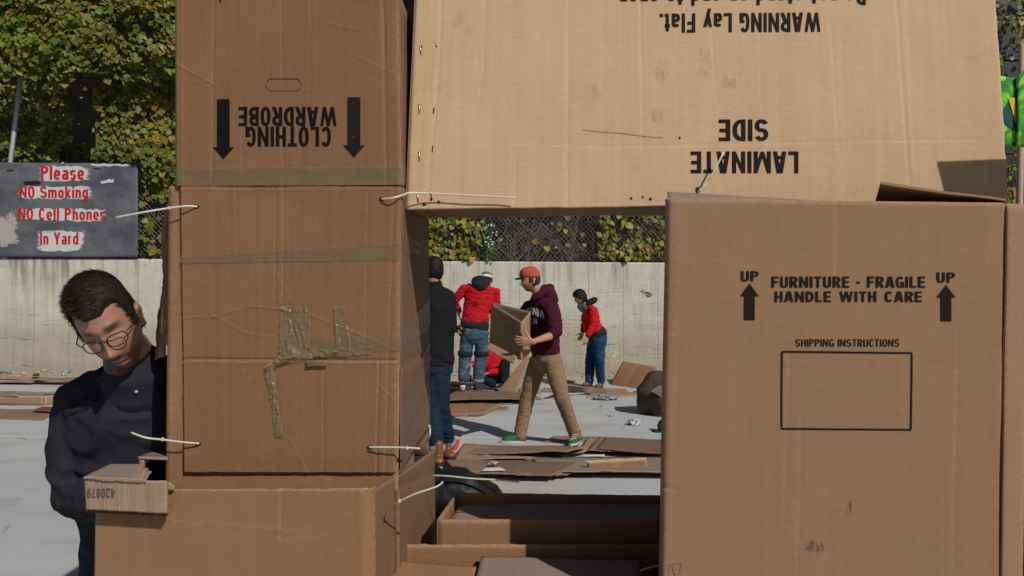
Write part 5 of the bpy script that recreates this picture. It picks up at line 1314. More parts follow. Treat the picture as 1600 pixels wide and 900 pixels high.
def mask2(p):
    x, y, z = p.T; return sstep(-.006, .006, z - np.where(y > .03, .06, np.where(y > -.005, -.02, -.075)))
f2.mesh("hair", hair_mesh(M2, mask2, lambda p: .006 + 0 * p[:, 0], .002, 70, seed=6), HAIR_B)
def maskc(p):
    x, y, z = p.T; return sstep(-.004, .004, z - (.030 + .10 * y))
CAPRED = cloth("faded_red_cotton", (.44, .085, .065), .9, .15, .3)
cap = f2.mesh("cap", hair_mesh(M2, maskc, lambda p: .014 + .012 * sstep(.05, .1, p[:, 2]) + .012 * sstep(.02, .08, p[:, 1]) * sstep(.03, .07, p[:, 2]), .002, 30, seed=7, inset=.015), CAPRED)
bm = bmesh.new(); rows = []
for t in np.linspace(0, 1, 8):
    row = []
    for s_ in np.linspace(-1, 1, 13):
        xx = s_ * .072; y0 = .086 - .35 * abs(xx) ** 1.2 * 1.2; yy = y0 + t * (.072 * math.sqrt(max(0, 1 - (s_ * .93) ** 2)) + .004)
        row.append(bm.verts.new(M2 @ Vector((xx, yy + .012, .043 - .9 * xx * xx * 4 - .010 * t))))
    rows.append(row)
for a, b in zip(rows, rows[1:]):
    for q in range(12): bm.faces.new((a[q], a[q + 1], b[q + 1], b[q]))
bmesh.ops.solidify(bm, geom=bm.faces[:], thickness=.004)
bm_obj("visor", bm, cloth("dark_visor", (.025, .028, .036), .8, .2, .2), cap, True)
bm = bmesh.new()
for x, z, w in ((.0, .066, .010), (-.004, .060, .019), (.0, .054, .016)):
    for i in range(6):
        a0, a1 = -w + 2 * w * i / 6, -w + 2 * w * (i + 1) / 6
        yb_ = lambda q: .107 - 6 * q * q + (.06 - z) * .35
        bm.faces.new([bm.verts.new(M2 @ Vector(v)) for v in ((x + a0 - .02, yb_(x + a0 - .02) + .013, z - .0018), (x + a1 - .02, yb_(x + a1 - .02) + .013, z - .0018), (x + a1 - .02, yb_(x + a1 - .02) + .013, z + .0018), (x + a0 - .02, yb_(x + a0 - .02) + .013, z + .0018))])
bm_obj("stitched_mark", bm, plain("dark_thread", (.03, .02, .03)), cap)
# arched white letters on the chest, laid onto the cloth by a downward ray along the chest's own facing
def chest_text(body, cx, cz, width, height, arch, parent, mat):
    from mathutils.bvhtree import BVHTree
    sw = [o for o in f2.root.children if o.name.startswith("sweatshirt")][0]
    bvh = BVHTree.FromPolygons([v.co for v in sw.data.vertices], [p.vertices[:] for p in sw.data.polygons])
    Q, Lr = text_mesh(body); co = Q.reshape(-1, 2); lo, hi = co.min(0), co.max(0); q = (co - lo) / (hi - lo); lay = np.repeat(Lr, 4)
    fw = Vector((-.83, -.55, 0)).normalized(); sd_ = Vector((.55, -.83, 0)).normalized(); out = []
    for (a, b), n_ in zip(q, lay):
        s_ = (a - .5) * width; zz = cz + (b - .5) * height - arch * (a - .5) ** 2
        o = cx + sd_ * s_ + fw * .6; o.z = zz; hit = bvh.ray_cast(o, -fw)
        out.append((hit[0] + fw * (.006 + n_ * 1e-4)) if hit[0] else (o - fw * .45))
    me = bpy.data.meshes.new("lettering"); me.from_pydata([v[:] for v in out], [], np.arange(len(out)).reshape(-1, 4).tolist())
    return link_mesh("lettering", me, mat, sw)
WHT = plain("white_print", (.62, .58, .6), .8, .2, var=.15)
chest_text("VIRGINIA", Vector((ch.x, ch.y, 0)), ch.z + .045, .34, .075, .16, f2, WHT)
chest_text("TECH", Vector((ch.x, ch.y, 0)), ch.z - .055, .17, .06, .0, f2, plain("dull_white_print", (.40, .36, .4), .8, .2))

# folded carton in his hands
croot = empty("carried_carton", j(795, 520, -.3), "folded brown carton held in both hands by the walking man", "carton")
yA, yB_, yC = 7.32 - .10, 7.32 - .46, 7.32 - .25
FB = [(763, 545), (814, 563), (815, 503), (769, 474)]
cf = px_sheet("front_panel", FB, [7.28, 6.85, 6.85, 7.28], card_mat("cardboard_carried", (.28, .175, .085), 21, corr=.4), croot, thick=.006, warp=.004, res=.03)
px_sheet("edge_panel", [(815, 563), (828, 552), (828.5, 488), (815.5, 503)], [6.85, 7.05, 7.05, 6.85], FLAT_B, croot, thick=.006, warp=.003, res=.03)
px_sheet("back_panel", [(764, 540), (828, 550), (828.5, 487), (770, 472.5)], [7.31, 7.06, 7.06, 7.31], FLAT_C, croot, thick=.006, warp=.003, res=.03)
px_sheet("lower_flap", [(760, 544), (803, 569), (808, 557), (764, 535)], [7.10, 6.80, 6.835, 7.25], FLAT_B, croot, thick=.006, warp=.002, res=.03)
decal_grid(cf, "torn_patch", [(797, 540), (810, 545), (800, 505), (780, 500)], soft_mat("torn_paper_face", (.27, .2, .15), .8, .36, .5, 9), cf.o, off=.003)
decal_grid(cf, "torn_patch", [(806, 555), (813, 556), (813, 546), (807, 547)], soft_mat("torn_paper_bit", (.27, .2, .15), .8, .3, .5, 30), cf.o, off=.003)

# --- the man in red with his back to us
j = J(10.9)
f3 = Figure("man in red sweater, beanie and jeans, seen from behind, bending forward", G(742, 611), (1, 0, 0), voxel=.0085)
HC3 = j(760, 438, -.02 + .12)
M3 = f3.head(HC3, (.38, .72, -.58), (.12, .45, .9), 1.0)
f3.limb([HC3 + Vector((-.02, -.04, -.06)), j(752, 452, .02)], [.055, .06])
f3.body_torso([j(752, 447), j(750, 470), j(744, 495), j(742, 520)], [(.13, .08), (.16, .1), (.14, .1), (.15, .1)])
a1, a2, a3 = j(726, 451, .02), j(710, 470, .05), j(717, 491, -.05 + .2)
b1, b2, b3 = j(774, 455, .02), j(776, 474, .08), j(768, 492, .25)
for q in ((a1, a2, a3), (b1, b2, b3)): f3.limb(list(q), [.04, .034, .026])
hand(f3.b, a3, (.2, .3, -.9), (.9, 0, .2), 1, curls=(.5,) * 4); hand(f3.b, b3, (-.3, .3, -.9), (-.9, 0, .2), -1, curls=(.5,) * 4)
lg = [(j(731, 520), j(727, 556, .03), j(724, 592)), (j(753, 520), j(752, 556, .03), j(747, 594))]
for a, b, c in lg: f3.limb([a, b, c], [.075, .05, .036])
f3.finish_body(stubble=.3)
f3.garment("sweater", [([j(751, 443), j(751, 449), j(749, 466), j(744, 485), j(742, 503)], [(.09, .08), (.215, .115), (.235, .14), (.20, .13), (.215, .14)], f3.side),
    ([a1 + Vector((.08, 0, .0)), a1, a2, a3 + Vector((0, 0, .05))], [.08, .075, .062, .045]), ([b1 + Vector((-.08, 0, 0)), b1, b2, b3 + Vector((0, 0, .05))], [.08, .075, .062, .045])], REDC, voxel=.012, wr=.010, freq=(7, 7, 24), seed=12)
f3.garment("hood", [([j(752, 436, -.02), j(751, 441, -.07), j(750, 448, -.11), j(749, 453, -.12)], [(.135, .07), (.15, .075), (.115, .06), (.05, .03)], (1, 0, 0))], CHAR, voxel=.012, wr=.006, seed=13)
f3.garment("undershirt", [([j(742, 502), j(742, 506), j(741, 511)], [(.215, .14), (.228, .158), (.226, .16)], f3.side)], CHAR, voxel=.013, wr=.005, seed=14)
f3.garment("jeans", [([j(742, 506), j(741, 518), j(742, 528)], [(.195, .13), (.21, .15), (.2, .145)], f3.side)] +
           [([a, a.lerp(b, .5), b, b.lerp(c, .5), c + Vector((0, 0, .0))], [.112, .105, .098, .094, .088]) for a, b, c in lg], JEAN, voxel=.012, wr=.0055, freq=(8, 8, 22), seed=15)
for a, b, c in lg:
    bm = bmesh.new(); m = b + Vector((0, 0, .035)); ring_loft(bm, [m + Vector((0, 0, .04)), m + Vector((0, 0, .03)), m - Vector((0, 0, .03)), m - Vector((0, 0, .04))], [.108, .119, .117, .106], seg=22, cap=False); f3.add("knee_pad", bm, CHAR)
bm = bmesh.new(); ring_loft(bm, [lg[1][2] + Vector((0, 0, .02)), lg[1][2] + Vector((0, 0, -.03))], [.094, .094], seg=16, cap=False); f3.add("jeans_cuff", bm, plain("pale_denim", (.2, .24, .28), .9, .1))
BROWNB = plain("brown_boot_leather", (.05, .035, .03), .6, .3)
shoe(f3, j(722, 609, -.02), j(728, 612, -.26 + .1), BROWNB, DRUB, "boot", h=.085, w=.052); shoe(f3, j(743, 611, -.02), j(750, 613, -.2), BROWNB, DRUB, "boot", h=.085, w=.052)
def maskb(p):
    x, y, z = p.T; return sstep(-.004, .004, z - (-.02 + .4 * y))
GRNK = cloth("dark_green_knit", (.018, .028, .02), .95, .2, .3)
bn3 = f3.mesh("beanie", hair_mesh(M3, maskb, lambda p: .016 + .01 * sstep(.06, .11, p[:, 2]), .002, 60, seed=9, inset=.015), GRNK)
def maskb2(p):
    x, y, z = p.T; t = z - .35 * y; return sstep(.025, .03, t) * sstep(.075, .07, t)
bm_mesh = hair_mesh(M3, maskb2, lambda p: .0205 + 0 * p[:, 0], .001, 60, seed=9, inset=.03); link_mesh("white_band", bm_mesh, cloth("white_knit", (.6, .62, .66), .9, .2, .2), bn3, True)
def maskb3(p):
    x, y, z = p.T; t = z - .35 * y; return sstep(.07, .076, t)
link_mesh("olive_crown", hair_mesh(M3, maskb3, lambda p: .029 + 0 * p[:, 0], .001, 60, seed=9, inset=.03), cloth("olive_knit", (.16, .15, .10), .95, .2, .3), bn3, True)
# wrinkled faint letters across his back
sh3 = Sheet.__new__(Sheet)
bm = bmesh.new()
from mathutils.bvhtree import BVHTree
sw3 = [o for o in f3.root.children if o.name.startswith("sweater")][0]
bvh3 = BVHTree.FromPolygons([v.co for v in sw3.data.vertices], [p.vertices[:] for p in sw3.data.polygons])
def back_dot(x, y, w, h):
    o = P(x, y, 10.9) + Vector((0, -1, 0)); hit = bvh3.ray_cast(o, Vector((0, 1, 0)))
    if hit[0]:
        c = hit[0] + hit[1] * .004; r = hit[1].cross(Vector((0, 0, 1))).normalized() * w; u = r.cross(hit[1]).normalized() * h
        bm.faces.new([bm.verts.new(c + v) for v in (-r - u, r - u, r + u, -r + u)])
for x, y in ((731, 456), (738, 457.5), (745, 459), (752, 461), (760, 464), (764, 466)):
    for q in range(3): back_dot(x + random.uniform(-2, 2), y + random.uniform(-1.5, 1.5), .012, .005)
for q in range(14): back_dot(742 + random.gauss(0, 5), 474 + random.gauss(0, 2.5), random.uniform(.01, .03), .006)
bm_obj("faint_print", bm, plain("dark_red_print", (.16, .006, .01), .9, .1), sw3)
bm = bmesh.new()
for q in range(10):
    ball(bm, j(718 + random.gauss(0, 3), 516 + random.gauss(0, 4), -.12), (random.uniform(.02, .045),) * 3, None, 7)
tb = f3.add("tool_pouch", bm, plain("black_nylon", (.012, .012, .013), .7, .3))
bm = bmesh.new()
for x, y in ((717, 517), (721, 513), (714, 521), (719, 520)): box_bm(bm, j(x, y, -.17), (.035, .02, .012), Matrix.Rotation(random.random() * 3, 3, 'Y'))
bm_obj("yellow_clip", bm, plain("yellow_plastic", (.6, .5, .02), .5, .4), tb)

# --- person sitting on the ground behind him
j = J(11.25)
f4 = Figure("person in red sweater and white cap, crouching low behind the bending man", G(765, 606), (.9, .3, 0), voxel=.009)
HC4 = j(762, 535)
M4 = f4.head(HC4, (-.6, -.5, -.6), (-.2, -.1, 1), .98)
f4.limb([HC4 + Vector((.03, .03, -.05)), j(770, 550)], [.055, .06])
f4.body_torso([j(772, 553), j(775, 568), j(776, 588)], [(.14, .09), (.16, .1), (.15, .1)])
c1, c2, c3 = j(760, 556, -.05), j(752, 577, -.2), j(739, 568, -.35); d1, d2, d3 = j(788, 556, .05), j(791, 578, -.1), j(765, 582, -.3)
for q in ((c1, c2, c3), (d1, d2, d3)): f4.limb(list(q), [.04, .034, .026])
hand(f4.b, c3, (-.8, -.3, -.2), (0, 0, -1), 1, curls=(.4,) * 4); hand(f4.b, d3, (-.8, -.3, -.2), (0, 0, -1), -1, curls=(.4,) * 4)
kA = [(j(772, 592, 0), j(748, 590, -.35), j(770, 600, -.25)), (j(782, 592, .0), j(790, 566, -.25), j(788, 598, -.35))]
for a, b, c in kA: f4.limb([a, b, c], [.075, .052, .036])
f4.finish_body()
f4.garment("sweater", [([j(770, 549), j(773, 555), j(776, 570), j(777, 588)], [(.08, .07), (.19, .115), (.205, .13), (.19, .135)], f4.side), ([c1 + Vector((.06, 0, 0)), c1, c2, c3], [.075, .07, .06, .042]), ([d1 + Vector((-.06, 0, 0)), d1, d2, d3], [.075, .07, .06, .042])], REDC, voxel=.012, wr=.009, seed=21)
f4.garment("jeans", [([kA[0][0], kA[0][1], kA[0][2]], [.105, .085, .07])], DJEAN, voxel=.013, wr=.006, seed=22)
f4.garment("leg_cover", [([kA[1][0], kA[1][1], kA[1][2]], [.105, .08, .07])], BLACKC, voxel=.013, wr=.004, seed=23)
def maskd(p):
    x, y, z = p.T; return sstep(-.004, .004, z - .02)
f4.mesh("cap", hair_mesh(M4, maskd, lambda p: .018 + 0 * p[:, 0], .003, 40, seed=11, inset=.015), cloth("white_patterned_cotton", (.62, .64, .7), .9, .4, .2))
def maskh(p):
    x, y, z = p.T; return sstep(-.006, .006, z - np.where(y > .03, .07, -.06))
f4.mesh("hair", hair_mesh(M4, maskh, lambda p: .008 + 0 * p[:, 0], .002, 60, seed=12), HAIR_D)
shoe(f4, j(786, 604, -.30), j(780, 606, -.50), DRUB, DRUB, "boot"); shoe(f4, j(735, 598, -.25), j(727, 597, -.4), BROWNB, DRUB, "boot")

# --- the woman in red
j = J(11.35)
f5 = Figure("woman in red jacket and blue jeans looking down, standing by the concrete wall", G(930, 605), (.35, -.94, 0), voxel=.0075, skin=(.47, .26, .19))
HC5 = j(907, 465)
M5 = f5.head(HC5, (-.86, -.22, -.46), (-.42, -.05, .9), .97)
f5.limb([HC5 + Vector((.03, 0, -.05)), j(919, 478), j(921, 486)], [.05, .052, .06])
f5.body_torso([j(921, 483), j(922, 500), j(928, 517), j(933, 532)], [(.11, .075), (.14, .1), (.125, .09), (.15, .105)])
e1, e2, e3 = j(927, 484, -.14), j(927, 508, -.19), j(918, 527, -.24); g1, g2, g3 = j(918, 484, .14), j(914, 506, .16), j(910, 520, .1)
for q in ((e1, e2, e3), (g1, g2, g3)): f5.limb(list(q), [.038, .032, .024])
hand(f5.b, e3, (-.35, -.1, -.93), (-.5, .85, .1), -1, s=.98, curls=(.12, .35, .4, .45)); hand(f5.b, g3, (-.3, .1, -.9), (-.4, -.85, .1), 1, s=.95, curls=(.3,) * 4)
lw = [(j(936, 533, -.08), j(937, 566, -.1), j(939, 596, -.02)), (j(929, 533, .08), j(922, 566, .06), j(921, 596, .05))]
for a, b, c in lw: f5.limb([a, b, c], [.075, .05, .034])
f5.finish_body(lips=(.4, .12, .11))
f5.garment("jacket", [([j(919, 479), j(922, 484), j(922, 497), j(925, 508), j(929, 518)], [(.07, .065), (.155, .11), (.175, .145), (.165, .13), (.17, .14)], f5.side),
    ([e1 + Vector((-.03, .05, .0)), e1, e2, e3 + Vector((.008, 0, .035))], [.065, .07, .062, .05]), ([g1 + Vector((.03, -.05, 0)), g1, g2, g3 + Vector((0, 0, .03))], [.065, .07, .062, .046])], REDC, voxel=.011, wr=.008, freq=(9, 9, 24), seed=31)
f5.garment("undershirt", [([j(929, 517), j(933, 521), j(935, 525)], [(.166, .14), (.172, .153), (.168, .155)], f5.side)], CHAR, voxel=.012, wr=.003, seed=32)
f5.garment("hood", [([j(917, 475, 0), j(923, 472, 0), j(929, 468.5, 0), j(932, 467, 0)], [(.075, .045), (.085, .055), (.07, .05), (.04, .03)], (0, 1, 0))], CHAR, voxel=.011, wr=.004, seed=33)
f5.garment("scarf", [([j(906, 478, -.02), j(910, 484, -.02), j(914, 480, -.06)], [.05, .05, .045])], cloth("dark_patterned_scarf", (.05, .05, .065), .9, .6, .4, fade=(.2, .2, .24)), voxel=.011, wr=.008, seed=34)
f5.garment("jeans", [([j(931, 519), j(934, 529), j(933, 540)], [(.155, .132), (.165, .15), (.155, .135)], f5.side)] +
           [([a, a.lerp(b, .45), b, b.lerp(c, .5), c], [.108, .1, .08, .074, .066]) for a, b, c in lw], BJEAN, voxel=.011, wr=.007, freq=(8, 8, 24), seed=35)
GREYB = plain("grey_suede_boot", (.13, .11, .09), .85, .2, var=.25)
shoe(f5, j(941, 605, -.0), j(931, 607, -.15), GREYB, DRUB, "boot", h=.08, w=.046, boot=.05); shoe(f5, j(924, 603, .05), j(909, 604, .0), GREYB, DRUB, "boot", h=.08, w=.046, boot=.04)
def maskw(p):
    x, y, z = p.T; return sstep(-.008, .008, z - np.where(y > .045, .055 - .6 * np.maximum(np.abs(x) - .02, 0) , np.where(y > .01, -.02, -.10)))
hw = f5.mesh("hair", hair_mesh(M5, maskw, lambda p: .02 + .012 * sstep(0, .1, p[:, 2]), .006, 45, strands=700, slen=.03, flow=(0, -.4, -.8), seed=13), HAIR_K)
bm = bmesh.new()
for i in range(26):
    a = M5 @ Vector((random.uniform(-.085, .085), random.uniform(-.09, .02), -.02)); L = random.uniform(.12, .2)
    ring_loft(bm, [a, a + Vector((random.gauss(.01, .02), random.gauss(0, .015), -L * .5)), a + Vector((random.gauss(.02, .02), random.gauss(0, .02), -L))], [.018, .017, .006], seg=6)
bm_obj("long_locks", bm, HAIR_K, hw, True)
bm = bmesh.new()
for sx in (-1, 1):
    pts = [M5 @ Vector((sx * (.033 + .022 * math.cos(t)), .100, -.0 + .015 * math.sin(t))) for t in np.linspace(0, 2 * math.pi, 11)]
    ring_loft(bm, pts, [.003] * 11, seg=5, cap=False); ring_loft(bm, [M5 @ Vector((sx * .054, .098, .004)), M5 @ Vector((sx * .08, .0, .008))], [.003, .003], seg=5)
f5.add("glasses", bm, plain("pale_metal_frame", (.35, .33, .32), .3, .5))

# --- the man in the black jacket, half hidden by the tower
j = J(6.45)
_j6 = j; j = lambda x, y, dy=0.0: _j6(x - 4, y, dy)
f6 = Figure("man in black jacket and cuffed dark jeans, standing half hidden by the tower", G(690, 722), (.95, .3, 0), skin=(.45, .24, .16))
HC6 = j(681, 424)
M6 = f6.head(HC6, (-.5, .85, -.12), (0, .08, 1), 1.0)
f6.limb([HC6 + Vector((.0, -.03, -.05)), j(682, 446), j(682, 452)], [.055, .058, .07])
f6.body_torso([j(682, 454), j(682, 485), j(683, 530), j(682, 560)], [(.14, .09), (.165, .11), (.14, .1), (.15, .1)])
h1, h2, h3 = j(704, 466, .02), j(707, 512, .0), j(696, 548, .14); i1, i2, i3 = j(652, 466, .0), j(648, 512, .02), j(655, 550, .15)
for q in ((h1, h2, h3), (i1, i2, i3)): f6.limb(list(q), [.042, .036, .027])
hand(f6.b, h3, (-.6, .5, -.5), (-.6, -.4, 0), 1, curls=(.5,) * 4); hand(f6.b, i3, (.5, .5, -.5), (.6, -.4, 0), -1, curls=(.5,) * 4)
l6 = [(j(690, 565), j(692, 632, -.05), j(703, 690, .12)), (j(674, 565), j(680, 632, -.06), j(687, 698, -.1))]
for a, b, c in l6: f6.limb([a, b, c], [.075, .052, .036])
f6.finish_body()
f6.garment("jacket", [([j(682, 448), j(682, 456), j(682, 478), j(682, 515), j(682, 545), j(682, 568)], [(.085, .08), (.185, .11), (.205, .135), (.185, .13), (.185, .135), (.19, .14)], f6.side),
    ([h1 + Vector((-.07, 0, .02)), h1, h2, h3], [.075, .075, .066, .048]), ([i1 + Vector((.07, 0, .02)), i1, i2, i3], [.075, .075, .066, .048]),
    ([j(682, 450), j(681, 440)], [(.078, .075), (.07, .068)], f6.side)], BLACKC, voxel=.011, wr=.0065, freq=(8, 8, 14), seed=41)
f6.garment("jeans", [([j(683, 560), j(683, 572), j(683, 582)], [(.165, .125), (.175, .135), (.165, .13)], f6.side)] + [([a, a.lerp(b, .5), b, b.lerp(c, .5), c], [.105, .098, .082, .074, .07]) for a, b, c in l6], DJEAN, voxel=.011, wr=.006, freq=(8, 8, 24), seed=42)
CUFF = cloth("turned_up_denim", (.19, .27, .33), .9, .3, .2); TANB = plain("tan_boot_leather", (.20, .075, .028), .38, .5, var=.25, scale=14)
for a, b, c in l6:
    bm = bmesh.new(); d = (c - b).normalized(); ring_loft(bm, [c - d * .015, c + d * .045], [.076, .076], seg=16, cap=False); f6.add("jeans_cuff", bm, CUFF)
shoe(f6, j(701, 716, .12), j(711, 719, -.06), TANB, DRUB, "boot", h=.1, w=.05, boot=.07); shoe(f6, j(689, 726, -.1), j(690, 729, -.36 + .1), TANB, DRUB, "boot", h=.1, w=.05, boot=.07)
def mask6(p):
    x, y, z = p.T; return sstep(-.006, .006, z - np.where(y > .04, .06, np.where(y > .0, -.005, -.075)))
f6.mesh("hair", hair_mesh(M6, mask6, lambda p: .013 + .012 * sstep(0, .1, p[:, 2]), .004, 55, strands=900, slen=.016, seed=14), HAIR_K)

# ------------------------------------------------------------------ flattened cartons and litter on the ground
GRP = "flattened cartons lying about the yard"
MATS = [FLAT_A, FLAT_B, FLAT_D, FLAT_C]
def flat(label, c, z=.01, mat=None, seed=0, thick=.011, warp=.008, lift=(0, 0, 0, 0), group=GRP, name="flattened_carton", creases=(), ragged=.006):
    pts = [G(x, y, z + l) for (x, y), l in zip(c, lift)]
    sh = Sheet(name, *pts, mat or FLAT_A, None, thick=thick, warp=warp, wfreq=2.2, seed=seed, res=.03, ragged=ragged, creases=creases)
    ctr = sum((p for p in pts), Vector()) / 4
    tag(sh.o, label, "cardboard", group); return sh
def stack(label, c, n, z=.01, dz=.02, seed=0, jit=5, mats=None):
    """n loose flattened cartons on top of each other, each its own object"""
    r = random.Random(seed); n = n + 2; dz = dz * .62
    cx = sum(p[0] for p in c) / 4
    for i in range(n):
        sh_, k_ = r.uniform(-jit, jit) * 1.6, r.uniform(.78, 1.06) if i else 1.05
        q = [(cx + (x - cx) * k_ + sh_ + r.uniform(-jit, jit), y + r.uniform(-1.6, 1.6)) for x, y in c]
        top = i == n - 1
        flat(label + (", topmost" if top else ", beneath others"), q, z + i * dz, (mats or MATS)[(seed + i * 3 + i // 2) % len(mats or MATS)], seed * 10 + i, thick=.006, warp=.010 if not top else .016,
             lift=tuple(max(0, r.gauss(0, .012)) for _ in range(4)), group=GRP if top else label + ", lower sheets")
# under and around the walking man
stack("sheet of the pile under the walking man's front shoe", [(712, 716), (850, 715), (922, 703), (730, 697)], 3, .012, .015, 3, 6)
flat("arched brown carton with a dark gap under it, near the walking man's front shoe", [(716, 709), (884, 705), (918, 699), (724, 694)], .06, FLAT_A, 37, warp=.012, lift=(.0, .075, .02, -.02))
flat("curled carton edge under the walking man's rear shoe", [(835, 714), (896, 705), (908, 698), (862, 708)], .04, FLAT_B, 38, warp=.004, thick=.03, lift=(-.02, .01, .02, 0))
flat("pale flat carton behind the walking man's rear shoe", [(850, 690), (950, 688), (946, 682), (866, 681)], .012, FLAT_D, 39, warp=.004)
# ring-shaped tape core in the gap
bm = bmesh.new(); c = G(787, 706, .03)
ring_loft(bm, [c + Vector((.052 * math.cos(t), .01 * math.sin(t), .026 * math.sin(t))) for t in np.linspace(0, 2 * math.pi, 25)], [.0035] * 25, seg=6, cap=False)
tag(bm_obj("wire_ring", bm, plain("pale_ring", (.35, .25, .16), .6, .3), None, True), "thin pale ring lying in the gap of the arched carton", "ring")
stack("sheet of the long low pile behind the black bag", [(720, 738), (880, 742), (935, 722), (705, 718)], 4, .012, .018, 6, 9)
stack("sheet of the broad pile left of the furniture carton", [(850, 735), (1060, 738), (1090, 716), (830, 715)], 4, .012, .02, 9, 8)
tf = flat("bent pale tan carton strip along the front of the broad pile", [(922, 740), (1014, 736), (1010, 716), (915, 721)], .012, card_mat("cardboard_fresh_tan", (.44, .29, .175), 31, corr=2), 41, warp=.003, thick=.01, lift=(0, 0, .13, .12), creases=[((.5, 0), (.52, 1), -.012, .008)])
stack("sheet of the dark pile near the furniture carton's left edge", [(915, 702), (1050, 708), (1070, 688), (935, 684)], 4, .012, .02, 12, 7, [FLAT_A, FLAT_C, FLAT_A, FLAT_B])
flat("white paper strip on the broad pile", [(908, 712), (945, 712.6), (944, 709.6), (908, 709.6)], .10, WHT, 42, warp=.001, thick=.003, name="paper_strip", group="paper scraps")
flat("white torn paper on the long low pile", [(752, 735), (790, 734), (780, 729), (755, 730)], .09, WHT, 43, warp=.004, thick=.003, name="paper_scrap", group="paper scraps")
# in the middle distance
stack("sheet of the long pile at the bending man's feet", [(690, 624), (838, 622), (822, 612), (700, 611)], 4, .012, .028, 15, 7, [FLAT_C, FLAT_A, FLAT_C, FLAT_D])
flat("brown carton between the long pile and the tan one", [(690, 633), (800, 630), (812, 619), (690, 620)], .02, FLAT_A, 44)
tp = flat("brown carton with a clipped corner and white scratch, in front of the long pile", [(700, 646), (756, 645), (782, 630), (692, 627)], .04, card_mat("cardboard_red_brown", (.27, .155, .10), 33, corr=1.2, scuff=.6), 45, thick=.03)
flat("torn brown carton under the one with the clipped corner", [(695, 650), (748, 650), (775, 640), (698, 641)], .012, FLAT_C, 46)
flat("small cardboard scrap right of the clipped corner carton", [(768, 641), (795, 640), (794, 635), (772, 635)], .012, FLAT_A, 47)
# leaning sheets behind the walking man
lr = empty("leaning_carton", P(820, 612, 10.4), "tent of leaning brown carton panels between the walking man and the wall", "cardboard", GRP)
Yl = 10.35
Sheet("left_panel", G(776, 614), G(808, 615), P(830, 556, 10.75), P(822, 556, 10.75), FLAT_B, lr, seed=48, thick=.012, res=.04)
Sheet("right_panel", G(809, 615) + Vector((.01, 0, 0)), G(844, 615), P(851, 556, 10.75), P(831, 556, 10.75), FLAT_B, lr, seed=49, thick=.012, res=.04)
flat("dark carton sheet lifted on one side beside the woman", [(866, 614), (950, 615), (948, 608), (868, 600)], .03, FLAT_C, 50, lift=(.0, 0, .0, .22), warp=.012)
flat("brown carton sheet at the woman's feet", [(930, 616), (985, 613), (976, 607), (945, 607)], .015, FLAT_B, 51)
flat("narrow brown carton strip behind the crumpled cloth", [(917, 619), (996, 617), (996, 613), (925, 614)], .03, FLAT_B, 52, thick=.03)
flat("flat grey carton behind the walking man's knee", [(842, 612), (885, 613), (880, 607), (850, 606)], .012, FLAT_D, 53)
flat("dark leaning carton between the black jacket and the bending man", [(697, 603), (722, 606), (725, 598), (700, 596)], .02, FLAT_C, 54, lift=(0, 0, .2, .45))
for i, (x, y, w) in enumerate(((748, 610, 9), (888, 595, 12), (1000, 612, 10), (735, 600, 14))):
    flat(["small torn scrap by the bending man's boot", "small scrap left of the woman's boots", "small scrap by the caster", "grey scrap between the bending man's boots"][i], [(x - w, y + 2), (x + w, y + 2), (x + w, y - 1), (x - w, y - 1)], .012, FLAT_A, 60 + i, warp=.01)
# spotted white cups
def cup(label, p, h=.075):
    root = empty("paper_cup", p, label, "cup", "white cups with a red print")
    bm = bmesh.new(); ring_loft(bm, [p + Vector((0, 0, .002)), p + Vector((0, 0, h))], [.03, .04], seg=16, cap=False); bm_obj("cup", bm, plain("white_card_cup", (.66, .58, .6), .6, .3), root, True)
    bm = bmesh.new()
    for a in np.linspace(0, 2 * math.pi, 8)[:-1]:
        for zz in (.022, .055):
            r = .03 + .01 * zz / h + .0012; a2 = a + zz * 8; c = p + Vector((r * math.cos(a2), r * math.sin(a2), zz)); n = Vector((math.cos(a2), math.sin(a2), -.1)); s_ = n.cross(Vector((0, 0, 1))).normalized() * .010; u = Vector((0, 0, .009))
            bm.faces.new([bm.verts.new(c + v) for v in (-s_ - u, s_ - u, s_ + u, -s_ + u)])
    bm_obj("red_spots", bm, plain("dark_red_print_cup", (.30, .02, .05), .6), root)
for x, lb in ((740, "left of two small red-spotted cups on top of the wall"), (759.5, "right of two small red-spotted cups on top of the wall")):
    p = P(x, 410, 13.5); p.z = wall_top(p.x) + .001; cup(lb, p)
c = G(723, 611, .12); cup("red-spotted cup on the cardboard pile at the bending man's feet", c, .08)
# caster dolly and tented carton
tr = empty("tented_carton", G(985, 606), "brown carton bent like a tent with a white label, beside the caster", "cardboard", GRP)
TENT = card_mat("cardboard_rust_brown", (.25, .13, .065), 35, corr=.8)
tq = [(953, 600), (1006, 608), (1024, 574), (973, 565)]
tsh = Sheet("slope", G(953, 601), G(1006, 608.5), P(1024, 574, 11.75), P(973, 565, 12.0), TENT, tr, seed=70, thick=.012, res=.04, creases=[((.46, 0), (.46, 1), -.012, .012), ((.74, 0), (.74, 1), .006, .012)])
tsh.px = tq
decal_grid(tsh, "label", [(997, 607), (1005, 608), (1008, 600.5), (1001, 599.5)], plain("white_label", (.6, .62, .72), .7), tsh.o, off=.006, seed=1, nx=6, ny=6)
Sheet("back_slope", P(1024, 574, 11.75) + Vector((0, .01, -.004)), P(973, 565, 12.0) + Vector((0, .01, -.004)), G(965, 592), G(1034, 594), TENT, tr, seed=71, thick=.012, res=.05)
dr = empty("caster_dolly", G(1026, 604), "upturned wooden dolly with a grey caster wheel behind the tented carton", "dolly")
WOOD = plain("raw_wood", (.17, .10, .055), .85, .2, var=.3, scale=9)
dy_ = 11.45; bm = bmesh.new()
